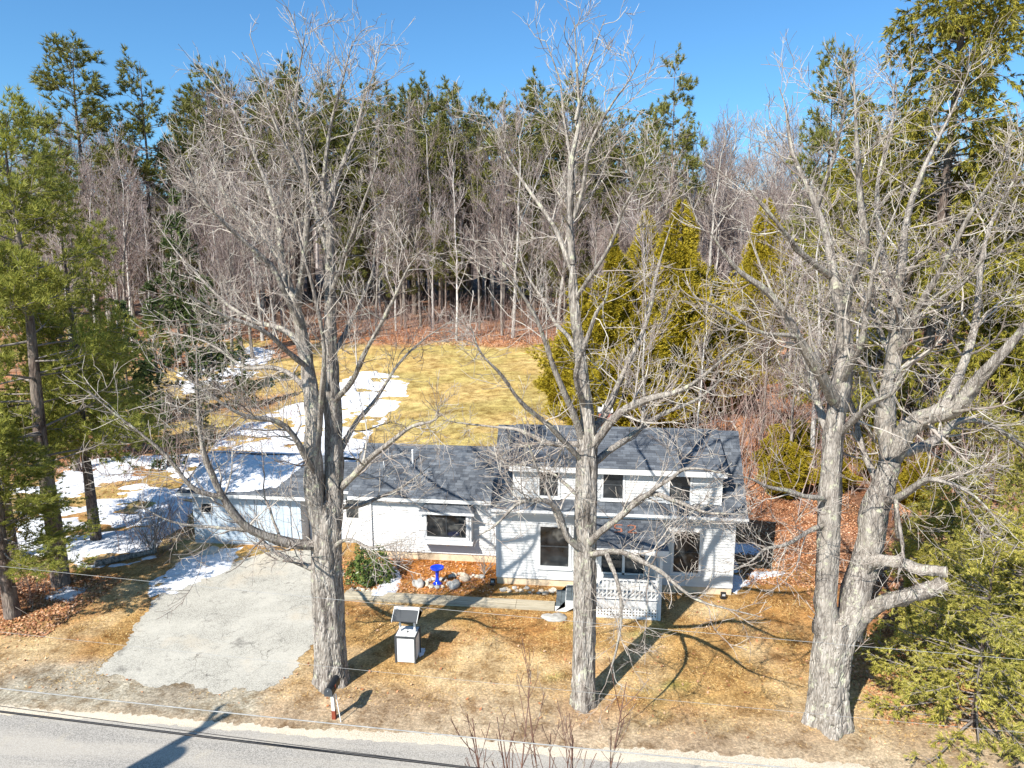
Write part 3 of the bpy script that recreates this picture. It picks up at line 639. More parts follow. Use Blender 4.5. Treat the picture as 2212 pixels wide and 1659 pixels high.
Lg = math.hypot(GR-GE, GRZ-GEZ)
q = shingles('shingles', gr, (-16.31-o0[0], GE-.03-o0[1], GEZ-.01), (1, 0, 0), (0, (GR-GE)/Lg, (GRZ-GEZ)/Lg), 5.62, Lg+.02)
MB(o0).box(-16.29, -10.71, GE-.022, GE-.001, GEZ-.16, GEZ-.015).build('fascia', M['trim'], gr)
MB(o0).prism([(gy+.01, 2.122), (30.4, 2.122), (GR, GRZ-.12)], 0, gx0, gx0+.05).build('gable_wall', M['garage'], Ga)
def rf(X, Y): return GEZ+(Y-GE)*(GRZ-GEZ)/(GR-GE)+.01
def rf2(X, Y): return GRZ-(Y-GR)*(GRZ-GEZ)/(30.9-GR)+.01
sn = snow([(-16.3, 25.75), (-15, 25.62), (-13.4, 25.7), (-12.3, 26.0), (-12.0, 27.2), (-11.9, 28.12), (-16.3, 28.12)], .05, .05, 'snow', .16, 41., .95, None, rf); sn.parent = gr; sn.location = (-o0[0], -o0[1], 0)
sn['kind'] = 'stuff'
sn = snow([(-16.3, 28.2), (-11.2, 28.2), (-11.2, 30.7), (-16.3, 30.7)], .1, .08, 'snow', .1, 45., .9, None, rf2); sn.parent = gr; sn.location = (-o0[0], -o0[1], 0); sn['kind'] = 'stuff'

# ------------------------------------------------------------------ plank walk, well, bird bath, stones, mailbox, log
wk = empty('plank_walkway', (-4.5, 22.1, 0), 'weathered wooden plank walkway running along the front of the house to the porch steps', 'walkway')
for r in range(5):
    y = 21.78+r*.125; x = -8.6-(r % 2)*.9
    while x < -1.0:
        L = 2.4 if r % 2 else 2.1; a, b = max(x, -8.3), min(x+L, -1.0)
        if b-a > .1: MB((-4.5, 22.1, 0)).box(a+.006, b-.006, y+.006, y+.119, .02, .058+.006*random.random()).build('plank', M['plank'], wk)
        x += L
MB((-4.5, 22.1, 0)).box(-8.25, -1.05, 21.80, 21.86, .0, .019).box(-8.25, -1.05, 22.33, 22.39, .0, .019).build('sleeper', M['plank'], wk)
wl = empty('wishing_well', (-5.12, 18.62, 0), 'white boxed wishing well with dark trim and small black roof on the lawn', 'wishing well')
s_ = .31
MB().box(-s_+.03, s_-.03, -s_+.03, s_-.03, .02, .80).build('body', M['whitepaint'], wl)
for x in (-s_, s_-.05):
    for y in (-s_, s_-.05): MB().box(x, x+.05, y, y+.05, 0, .83).build('corner_trim', M['darkpaint'], wl)
MB().box(-s_+.05, s_-.05, -s_, -s_+.028, .78, .83).box(-s_+.05, s_-.05, s_-.028, s_, .78, .83).box(-s_, -s_+.028, -s_+.05, s_-.05, .78, .83).box(s_-.028, s_, -s_+.05, s_-.05, .78, .83).build('top_trim', M['darkpaint'], wl)
MB().box(-s_+.03, s_-.03, -s_+.03, s_-.03, .801, .835).build('lid', M['whitepaint'], wl); MB().lathe([(.001, .03), (.02, .03), (.015, 0)], (.02, -.05, .836), 10).build('lid_knob', M['black'], wl)
for x in (-.24, .19): MB().box(x, x+.05, -.03, .03, .836, 1.45).build('post', M['whitepaint'], wl)
MB().box(-.19, .19, -.02, .02, 1.1, 1.13).build('spindle', M['black'], wl)
wr_ = MB().prism([(-.33, 1.30), (-.33, 1.33), (.0, 1.58), (.0, 1.545)], 0, -.36, .36).build('roof', M['darkpaint'], wl); MB().prism([(.0, 1.545), (.0, 1.58), (.33, 1.33), (.33, 1.30)], 0, -.36, .36).build('roof', M['darkpaint'], wl)
MB().prism([(-.06, 1.545), (.0, 1.60), (.07, 1.56), (0, 1.585)], 0, -.37, .37).build('ridge_board', M['whitepaint'], wl)
for x in (-.375, .361): MB().prism([(-.34, 1.28), (0, 1.53), (.34, 1.28), (.34, 1.33), (0, 1.585), (-.34, 1.33)], 0, x, x+.014).build('barge_board', M['whitepaint'], wl)
bb = empty('bird_bath', (-5.26, 23.3, 0), 'glossy cobalt blue bird bath among stones before the bay window', 'bird bath')
MB().lathe([(.001, 0), (.16, 0), (.17, .04), (.11, .09), (.065, .16), (.055, .3), (.065, .45), (.085, .52), (.10, .55)], (0, 0, 0), 28).build('pedestal', M['blue'], bb, smooth=True)
MB().lathe([(.06, .545), (.15, .56), (.235, .62), (.245, .66), (.225, .665), (.15, .60), (.001, .585)], (0, 0, 0), 28).build('bowl', M['blue'], bb, smooth=True)
def stone(x, y, r, mat, lb, grp=None, flat=.7, z=None, yaw=None):
    V = []; n1, n2 = 12, 7; rr = random.Random(int(x*1000+y*77))
    ph = rr.random()*9
    for j in range(n2+1):
        th = math.pi*j/n2
        for k in range(n1):
            a = 2*math.pi*k/n1; d = 1+.16*math.sin(2*a+ph+j)+.13*math.sin(3*a-ph*2+th*3)+.1*(rr.random()-.5)
            V.append((r*1.25*d*math.sin(th)*math.cos(a), r*d*math.sin(th)*math.sin(a), r*flat*d*math.cos(th)))
    Qs = [(j*n1+k, j*n1+(k+1) % n1, (j+1)*n1+(k+1) % n1, (j+1)*n1+k) for j in range(n2) for k in range(n1)]
    o = link('stone', rawmesh('stone', V, [q[::-1] for q in Qs], None, True, [mat]), None, (x, y, (float(gz(x, y)) if z is None else z)+r*flat*.45)); o.rotation_euler[2] = rr.random()*6 if yaw is None else yaw
    return tag(o, lb, 'stone', grp)
stone(-5.95, 23.15, .20, M['stone'], 'large pale grey stone left of the blue bird bath')
stone(-4.65, 23.2, .22, M['stone'], 'largest grey stone right of the blue bird bath')
stone(-4.35, 23.75, .17, M['stone_tan'], 'tan stone behind and right of the bird bath')
for i in range(11):
    a = .3+i*.57; stone(-5.26+.42*math.cos(a)+random.uniform(-.05, .05), 23.35+.32*math.sin(a), random.uniform(.06, .11), random.choice([M['stone'], M['stone_tan']]), 'small stone in the ring round the bird bath foot', 'ring stones round the bird bath')
for i in range(9): stone(-4.9+i*.14+random.uniform(-.04, .04), 24.05+random.uniform(-.12, .12), random.uniform(.07, .12), M['stone_tan'] if i % 2 else M['stone'], 'rounded stone in the row under the bay window', 'stones under the bay window')
for i in range(16): stone(-2.9+i*.14+random.uniform(-.05, .05), 23.2+random.uniform(-.25, .12), random.uniform(.05, .11), M['stone_tan'] if i % 3 else M['stone'], 'pale border stone between the plank walk and the house foundation', 'border stones along the foundation')
for i in range(6): stone(-8.15+i*.2, 22.55+random.uniform(-.05, .05), .09, M['stone_tan'], 'pale edging stone at the foot of the rhododendron', 'edging stones by the rhododendron')
stone(-1.0, 21.35, .30, M['stone'], 'flat grey stepping slab beside the porch steps', None, .25, yaw=.1)
stone(-14.75, 24.9, .3, M['stone'], 'dark rough boulder at the left garage corner beside the snow', None, .6)
mp = UZ(722, 1552); mbx = empty('mailbox', mp, 'black mailbox on pale post with red brown foot by the road', 'mailbox'); mbx.rotation_euler = (0, 0, .0)
MB().beam((0, 0, .24), (-.02, 0, .80), .085, .085, (0, 1, 0)).build('post', M['postwood'], mbx); MB().beam((.005, 0, -.05), (0, 0, .24), .095, .095, (0, 1, 0)).build('post_foot', M['postred'], mbx)
MB().beam((.02, -.2, .81), (.02, .24, .81), .1, .03).build('bracket_arm', M['postwood'], mbx)
pr = [(.1*math.cos(a), .12+.1*math.sin(a)) for a in np.linspace(0, math.pi, 10)]; pr = [(.1, 0)]+pr+[(-.1, 0)]
mo = MB().prism([(x_, z_+.83) for x_, z_ in pr], 1, -.30, .27).build('box', M['black'], mbx); MB().prism([(x_*1.05, z_*1.03+.827) for x_, z_ in pr], 1, -.315, -.301).build('door', M['darkpaint'], mbx)
MB().box(.102, .112, -.1, -.07, .9, 1.02).build('flag', M['postred'], mbx); MB().lathe([(.001, .02), (.012, .02), (.012, 0)], (0, -.33, .98), 8).build('door_knob', M['greycase'], mbx)
mk = tag(MB().beam((0, 0, 0), (-.11, .02, .78), .018, .018, (0, 1, 0)).build('marker_rod', M['whitepaint'], None, mp+np.array([.22, -.12, 0])), 'thin white marker rod leaning beside the mailbox post', 'rod')
lg = UZ(205, 1225); lgd = UZ(338, 1195)-lg
V = []; n = 14; pts = [lg+lgd*t for t in np.linspace(0, 1, 8)]
lo = MB(lg)
R_ = np.linspace(.13, .09, 8); sdv = np.cross(lgd/np.linalg.norm(lgd), _Z)
for i, p_ in enumerate(pts):
    for k in range(n): a = 2*math.pi*k/n; rr = R_[i]*(1+.08*math.sin(3*a+i)); V.append(p_+[0, 0, .12]+sdv*rr*math.cos(a)+_Z*rr*math.sin(a))
lo.add(V, [(i*n+k, i*n+(k+1) % n, (i+1)*n+(k+1) % n, (i+1)*n+k) for i in range(7) for k in range(n)])
le = empty('fallen_log', lg, 'pale cut log lying on the snow between the pines and driveway', 'log'); lo.build('log', M['limb'], le, smooth=True)
c0 = MB(lg); c0.add([lg+[0, 0, .12]-lgd*.001]+V[:n], [], [(0, k+1, (k+1) % n+1) for k in range(n)]); c0.build('cut_end', M['postwood'], le)

# ------------------------------------------------------------------ branching plants
def tubes(P, R, Sd):
    """P (N,K,3) R (N,K) -> verts, quads"""
    N, K, _ = P.shape
    T = np.gradient(P, axis=1); T /= np.linalg.norm(T, axis=2, keepdims=True)+1e-9
    ref = np.where(np.abs(T[:, :1, 2:3]) > .9, np.array([[[1., 0, 0]]]), np.array([[[0, 0, 1.]]])); ref = np.broadcast_to(ref, T.shape)
    A = np.cross(T, ref); A /= np.linalg.norm(A, axis=2, keepdims=True)+1e-9; B = np.cross(T, A)
    a = np.arange(Sd)*2*np.pi/Sd
    V = P[:, :, None]+R[:, :, None, None]*(A[:, :, None]*np.cos(a)[:, None]+B[:, :, None]*np.sin(a)[:, None])
    idx = np.arange(N*K*Sd).reshape(N, K, Sd); i0 = idx[:, :-1]; i1 = idx[:, 1:]
    Q = np.stack([i0, np.roll(i0, -1, 2), np.roll(i1, -1, 2), i1], -1).reshape(-1, 4)
    return V.reshape(-1, 3), Q
def grow(P, R, dens, t0, t1, len_, angle, K, rr, trop, wob, rmin, ltaper=.5, jit=.35, g=None, t_pow=1.):
    """children on parents. len_=(lo,hi)"""
    g = g or rng; N, K0, _ = P.shape
    seg = np.linalg.norm(np.diff(P, axis=1), axis=2); Lp = seg.sum(1)
    cnt = g.poisson(np.maximum(dens*Lp*(t1-t0), 0)); pi = np.repeat(np.arange(N), cnt); M_ = len(pi)
    if M_ == 0: return np.zeros((0, K, 3)), np.zeros((0, K))
    t = t0+(t1-t0)*g.random(M_)**t_pow; f = t*(K0-1); i = np.minimum(f.astype(int), K0-2); fr = (f-i)[:, None]
    p0 = P[pi, i]*(1-fr)+P[pi, i+1]*fr; rp = R[pi, i]*(1-fr[:, 0])+R[pi, i+1]*fr[:, 0]
    tg = P[pi, i+1]-P[pi, i]; tg /= np.linalg.norm(tg, axis=1, keepdims=True)+1e-9
    r = g.normal(size=(M_, 3)); pe = r-(r*tg).sum(1, keepdims=True)*tg; pe /= np.linalg.norm(pe, axis=1, keepdims=True)
    an = np.radians(g.normal(angle, angle*.22, M_))[:, None]; d = tg*np.cos(an)+pe*np.sin(an)
    L = g.uniform(len_[0], len_[1], M_)*(1-ltaper*t); r0 = np.clip(rp*rr*g.uniform(.75, 1.1, M_), rmin*1.3, None)
    out = np.zeros((M_, K, 3)); out[:, 0] = p0; st = (L/(K-1))[:, None]
    for k in range(1, K):
        d = d+g.normal(size=(M_, 3))*wob+np.array([0, 0, trop]); d /= np.linalg.norm(d, axis=1, keepdims=True); out[:, k] = out[:, k-1]+d*st
    ra = r0[:, None]*np.linspace(1, 0, K)[None]**.8; return out, np.maximum(ra, rmin)
def polyline(pts, rad, K, wob=.0, g=None):
    pts = np.asarray(pts, float); rad = np.asarray(rad, float); n = len(pts); t = np.linspace(0, n-1, K)
    i = np.minimum(t.astype(int), n-2); f = (t-i)[:, None]; g = g or rng
    E_ = np.vstack([2*pts[0]-pts[1], pts, 2*pts[-1]-pts[-2]]); a, b, c, d = E_[i], E_[i+1], E_[i+2], E_[i+3]
    out = .5*((2*b)+(-a+c)*f+(2*a-5*b+4*c-d)*f*f+(-a+3*b-3*c+d)*f**3)
    nz = g.normal(size=(7, 3))*wob; nz[0] = 0; tk = np.linspace(0, 6, K); nz = np.stack([np.interp(tk, np.arange(7), nz[:, c_]) for c_ in range(3)], 1); nz[1:-1] = (nz[:-2]+nz[1:-1]*2+nz[2:])/4; out = out+nz
    return out, rad[i]*(1-f[:, 0])+rad[np.minimum(i+1, n-1)]*f[:, 0]
def joinm(parts):
    V = []; Q = []; n = 0
    for v, q in parts:
        if len(v): V.append(v); Q.append(q+n); n += len(v)
    return np.concatenate(V), np.concatenate(Q)

def big_tree(name, base, trunk, limbs, label, cat, seed, dens=(1.5, 3.2, 5.), scale=1., roots=.0):
    """trunk: list of (px,py,dY,r); limbs: list of the same, surveyed from the photograph"""
    g = np.random.default_rng(seed); E_ = empty(name, base, label, cat)
    def conv(l):
        return [UY(a, b, base[1]+c) for a, b, c, r in l], [r for *_, r in l]
    tp, tr = conv(trunk); tp[0] = np.array(base)+[0, 0, -.05]
    NR = 130; P, Rr = polyline(tp, tr, NR, .0, g)
    # fluted trunk with root flare
    Sd = 120; T = np.gradient(P, axis=0); T /= np.linalg.norm(T, axis=1, keepdims=True); A = np.cross(T, [0, 1., 0]); A /= np.linalg.norm(A, axis=1, keepdims=True); B = np.cross(T, A)
    a = np.arange(Sd)*2*np.pi/Sd; hgt = P[:, 2]-P[0, 2]
    fl = 1+roots*np.exp(-hgt/.35)[:, None]*(.45+.55*np.cos(5*a+seed)[None]+.3*np.cos(3*a+1.3)[None])+.05*np.cos(7*a+2*hgt[:, None]*.6)
    aa = np.broadcast_to(a[None], (NR, Sd)); zz = np.broadcast_to(hgt[:, None], (NR, Sd)); circ = np.minimum(aa, 2*np.pi-aa)*Rr.mean()
    u_ = circ+.05*np.sin(zz*6+aa*3); rid = np.abs(fbm(u_+seed, zz*.16, .08, seed, 2)-.5)*2; rid2 = fbm(u_, zz*.35, .05, seed+4., 2)
    fl = fl-.11*np.exp(-(rid/.12)**2)-.05*(rid2-.5)+.10*(fbm(aa*.4, zz*.5, .5, seed+2.)-.5)
    capk = np.ones(NR); capk[-9:] = np.sqrt(np.clip(np.linspace(1, 0, 9), 0, 1)); fl = fl*capk[:, None]
    V = P[:, None]+(Rr[:, None]*fl)[..., None]*(A[:, None]*np.cos(a)[None, :, None]+B[:, None]*np.sin(a)[None, :, None])
    idx = np.arange(NR*Sd).reshape(NR, Sd); Q = np.stack([idx[:-1], np.roll(idx[:-1], -1, 1), np.roll(idx[1:], -1, 1), idx[1:]], -1).reshape(-1, 4)
    link('trunk', rawmesh('trunk', V.reshape(-1, 3)-base, Q, None, True, [M['bark']]), E_)
    LP = []; LR = []
    for i_, l in enumerate(limbs):
        q, r = conv(l); r = [v*(1. if l[-1][3] > .1 and i_ > 1 else .9 if v > .2 else .72+.18*max(0, v-.1)*10) for v in r]; Pq, Rq = polyline(q, r, 20, .055*min(1, np.linalg.norm(q[-1]-q[0])/4)**1.5, g); LP.append(Pq); LR.append(Rq)
        v, f = tubes(Pq[None], Rq[None], 16)
        ang_ = np.tile(np.arange(16), 20); v = v+(v-np.repeat(Pq, 16, 0))*(.16*np.sin(ang_*2.4+np.repeat(np.arange(20), 16)*.5)+.10*g.normal(size=320))[:, None]
        link('limb', rawmesh('limb', v-base, f, None, True, [M['limb']]), E_)
    LP = np.array(LP); LR = np.array(LR); parts = []; lv = []
    keep = LR[:, -1] < .07
    P0, R0 = LP[keep], LR[keep]
    P1, R1 = grow(P0, R0, dens[0], .12, 1., (1.2*scale, 3.2*scale), 50, 10, .36, .05, .17, .008, .72, g=g); lv.append((P1, R1, 6))
    # trunk sprouts
    Ps, Rs = grow(P[None, 46::4], Rr[None, 46::4]*.18, dens[0]*1.2, .1, 1., (.5, 1.6), 60, 6, .3, .06, .15, .008, .1, g=g); lv.append((Ps, Rs, 4))
    Pa, Ra = grow(P0, R0, dens[1]*.5, .2, 1., (.4, 1.1), 52, 6, .2, .05, .14, .006, .2, g=g); lv.append((Pa, Ra, 4))
    P2, R2 = grow(P1, R1, dens[1], .12, 1., (.5*scale, 1.35*scale), 46, 6, .5, .07, .19, .005, .4, g=g); lv.append((P2, R2, 4))
    for Pp, Rp, dn in ((P2, R2, dens[2]), (Ps, Rs, 3.), (Pa, Ra, dens[2]*.7), (P1[:, 4:], R1[:, 4:], 2.)):
        P3, R3 = grow(Pp, Rp, dn, .15, 1., (.16, .48), 42, 4, .6, .08, .14, .0042, .3, g=g); lv.append((P3, R3, 3))
    v, f = joinm([tubes(*x) for x in lv[:1]+lv[3:4]]); tag(link('branches', rawmesh('branches', v-base, f, None, True, [M['twig']]), E_), kind='stuff')
    v, f = joinm([tubes(*x) for x in lv[1:3]+lv[4:]]); tag(link('twigs', rawmesh('twigs', v-base, f, None, False, [M['twig']]), E_), kind='stuff')
    return E_
b1 = UZ(716, 1472)
big_tree('maple_tree', b1, [(716, 1472, 0, .47), (713, 1400, 0, .42), (710, 1300, 0, .41), (706, 1220, 0, .40), (706, 1150, 0, .37), (707, 1105, 0, .32), (708, 1075, 0, .25)], [
    [(700, 1165, -.05, .26), (690, 1070, -.12, .25), (680, 950, -.2, .23), (668, 840, -.1, .20), (655, 760, 0, .17), (640, 650, 0, .14)],
    [(712, 1165, .05, .28), (722, 1070, .12, .26), (722, 950, .3, .24), (716, 840, .3, .22), (710, 730, .3, .18), (712, 600, .3, .14), (706, 470, .4, .10)],
    [(640, 660, 0, .14), (612, 570, .2, .11), (603, 480, .5, .09), (565, 370, .8, .06), (505, 250, 1.2, .035), (425, 130, 1.6, .012)],
    [(641, 660, 0, .13), (655, 560, -.4, .10), (662, 450, -.7, .08), (655, 330, -.9, .055), (640, 210, -1., .03), (655, 60, -1.1, .01)],
    [(706, 480, .4, .10), (735, 370, .7, .075), (770, 270, 1.1, .05), (800, 180, 1.3, .028), (825, 95, 1.5, .01)],
    [(707, 490, .4, .09), (700, 380, .2, .07), (715, 270, 0, .045), (745, 170, -.2, .025), (768, 85, -.3, .01)],
    [(655, 750, 0, .12), (610, 708, .6, .10), (545, 692, 1.2, .08), (470, 640, 1.9, .055), (400, 560, 2.5, .035), (330, 470, 3.0, .012)],
    [(648, 700, -.1, .11), (600, 600, -.8, .09), (520, 520, -1.4, .065), (440, 420, -1.8, .04), (390, 330, -2.1, .012)],
    [(620, 590, .2, .08), (540, 480, 1.0, .06), (470, 390, 1.6, .04), (420, 260, 2.1, .012)],
    [(688, 1040, -.1, .12), (650, 965, -.8, .10), (590, 915, -1.4, .08), (520, 890, -1.9, .055), (430, 840, -2.4, .035), (330, 780, -2.8, .012)],
    [(700, 1175, 0, .17), (640, 1180, -.5, .15), (560, 1150, -1.0, .13), (505, 1110, -1.4, .115), (465, 1050, -1.7, .10), (440, 980, -1.9, .08), (432, 880, -2.0, .05), (425, 780, -2.1, .012)],
    [(480, 1075, -1.6, .08), (400, 1040, -2.1, .06), (330, 960, -2.4, .045), (250, 900, -2.7, .03), (180, 840, -2.9, .01)],
    [(555, 1148, -1.0, .07), (480, 1140, -1.4, .05), (390, 1130, -1.8, .035), (300, 1090, -2.2, .01)],
    [(700, 1235, 0, .12), (650, 1215, .6, .10), (590, 1190, 1.1, .08), (540, 1145, 1.5, .05), (500, 1120, 1.8, .012)],
    [(724, 1000, .2, .11), (760, 930, .8, .09), (800, 880, 1.3, .07), (850, 800, 1.8, .05), (910, 740, 2.3, .03), (985, 690, 2.8, .01)],
    [(720, 870, .3, .10), (770, 790, -.4, .08), (820, 700, -1.0, .06), (870, 600, -1.4, .035), (930, 520, -1.7, .01)],
    [(728, 1060, .2, .12), (780, 1010, -.5, .10), (840, 960, -1.0, .08), (900, 915, -1.5, .05), (960, 880, -1.9, .012)],
    [(720, 1100, .1, .10), (780, 1090, .9, .08), (850, 1060, 1.5, .05), (930, 1010, 2.1, .012)],
    [(714, 780, .3, .09), (760, 700, 1.2, .07), (800, 590, 1.9, .045), (830, 470, 2.4, .012)],
    [(712, 640, .3, .08), (760, 540, -.6, .06), (790, 440, -1.2, .04), (815, 330, -1.5, .012)],
    [(712, 560, .3, .08), (680, 430, 1.1, .06), (620, 320, 1.7, .04), (560, 200, 2.2, .012)],
    [(670, 850, -.1, .10), (610, 800, .9, .08), (530, 790, 1.9, .055), (440, 740, 2.7, .035), (350, 720, 3.4, .012)],
    [(660, 790, -.1, .09), (580, 730, -1.3, .07), (480, 680, -2.1, .045), (370, 620, -2.8, .012)],
    [(712, 1190, .0, .08), (750, 1165, -.5, .06), (800, 1180, -.9, .035), (870, 1170, -1.2, .012)],
    [(664, 400, -.7, .06), (610, 300, -1.2, .04), (560, 180, -1.5, .02), (520, 110, -1.7, .01)],
    [(690, 940, -.2, .09), (700, 800, -1.1, .07), (680, 640, -1.6, .05), (640, 500, -1.9, .03), (590, 400, -2.0, .01)],
], 'tall bare maple with a double stem, left of three, between the driveway and wishing well', 'tree', 11, (2.8, 4.6, 5.6), 1.0, .22)
b2_ = UZ(1260, 1520)
big_tree('maple_tree', b2_, [(1260, 1520, 0, .34), (1261, 1460, 0, .30), (1262, 1350, 0, .29), (1263, 1250, 0, .285), (1265, 1150, 0, .28), (1267, 1050, 0, .27), (1268, 960, 0, .25), (1268, 900, 0, .17), (1260, 830, 0, .15), (1250, 740, 0, .13), (1240, 650, 0, .12), (1237, 560, 0, .105)], [
    [(1238, 570, 0, .12), (1236, 480, 0, .105), (1238, 380, 0, .09), (1244, 280, .1, .06), (1243, 160, .1, .035), (1250, 30, .1, .01)],
    [(1241, 600, 0, .09), (1195, 490, .5, .07), (1145, 415, 1.0, .05), (1085, 320, 1.4, .03), (1035, 240, 1.6, .01)],
    [(1240, 470, 0, .07), (1275, 330, -.4, .05), (1320, 230, -.7, .03), (1392, 125, -.9, .01)],
    [(1240, 420, 0, .06), (1225, 300, .4, .045), (1205, 180, .7, .03), (1190, 85, .8, .01)],
    [(1243, 260, .1, .05), (1270, 150, .3, .03), (1305, 40, .4, .01)],
    [(1262, 960, 0, .12), (1225, 870, -.6, .10), (1190, 780, -1.0, .075), (1155, 680, -1.3, .05), (1100, 590, -1.6, .03), (1060, 520, -1.8, .01)],
    [(1266, 940, 0, .13), (1310, 890, .5, .11), (1350, 800, .9, .09), (1395, 690, 1.2, .07), (1420, 600, 1.4, .045), (1450, 490, 1.6, .012)],
    [(1268, 980, 0, .14), (1330, 900, -.5, .12), (1400, 860, -1.0, .10), (1480, 835, -1.5, .07), (1560, 785, -1.9, .04), (1640, 720, -2.2, .012)],
    [(1270, 1010, 0, .12), (1340, 960, .9, .10), (1420, 900, 1.7, .08), (1500, 860, 2.3, .05), (1590, 790, 2.9, .012)],
    [(1264, 960, 0, .11), (1200, 960, .9, .09), (1120, 935, 1.6, .06), (1040, 915, 2.2, .035), (960, 910, 2.7, .012)],
    [(1262, 1000, 0, .10), (1190, 920, -1.0, .08), (1120, 860, -1.7, .055), (1060, 790, -2.2, .035), (1010, 700, -2.6, .01)],
    [(1262, 880, 0, .10), (1240, 800, -.9, .08), (1290, 690, -1.4, .05), (1320, 590, -1.7, .012)],
    [(1252, 770, 0, .08), (1200, 690, .9, .06), (1150, 620, 1.5, .04), (1120, 530, 1.9, .012)],
    [(1240, 650, 0, .08), (1300, 560, -.8, .06), (1350, 450, -1.3, .035), (1410, 350, -1.6, .012)],
    [(1265, 1190, -.1, .13), (1225, 1165, -.5, .11), (1205, 1110, -.7, .09), (1165, 1080, -.9, .07), (1110, 1090, -1.2, .05), (1070, 1130, -1.4, .035), (1030, 1160, -1.5, .012)],
    [(1210, 1140, -.6, .06), (1180, 1060, -.4, .045), (1150, 990, -.3, .03), (1130, 900, -.3, .01)],
    [(1265, 1180, -.1, .11), (1330, 1130, -.8, .10), (1395, 1070, -1.2, .085), (1460, 1085, -1.6, .06), (1540, 1110, -2., .04), (1620, 1105, -2.3, .012)],
    [(1390, 1075, -1.2, .07), (1450, 1030, -1.6, .05), (1500, 1010, -1.9, .035), (1580, 1025, -2.2, .012)],
    [(1265, 1200, -.1, .10), (1330, 1195, -.9, .085), (1400, 1225, -1.4, .07), (1460, 1270, -1.8, .05), (1530, 1310, -2.1, .03), (1640, 1325, -2.5, .01)],
    [(1310, 1195, -.7, .08), (1335, 1250, -1.3, .06), (1342, 1340, -1.6, .045), (1320, 1440, -1.8, .02), (1312, 1470, -1.9, .01)],
    [(1268, 1090, 0, .07), (1215, 1040, 1.0, .05), (1160, 1010, 1.6, .03), (1090, 1000, 2.1, .01)],
], 'tall slender bare maple with one straight leader, in front of the porch', 'tree', 23, (2.7, 4.6, 5.4), 1.0, .12)
b3 = UZ(1788, 1562)
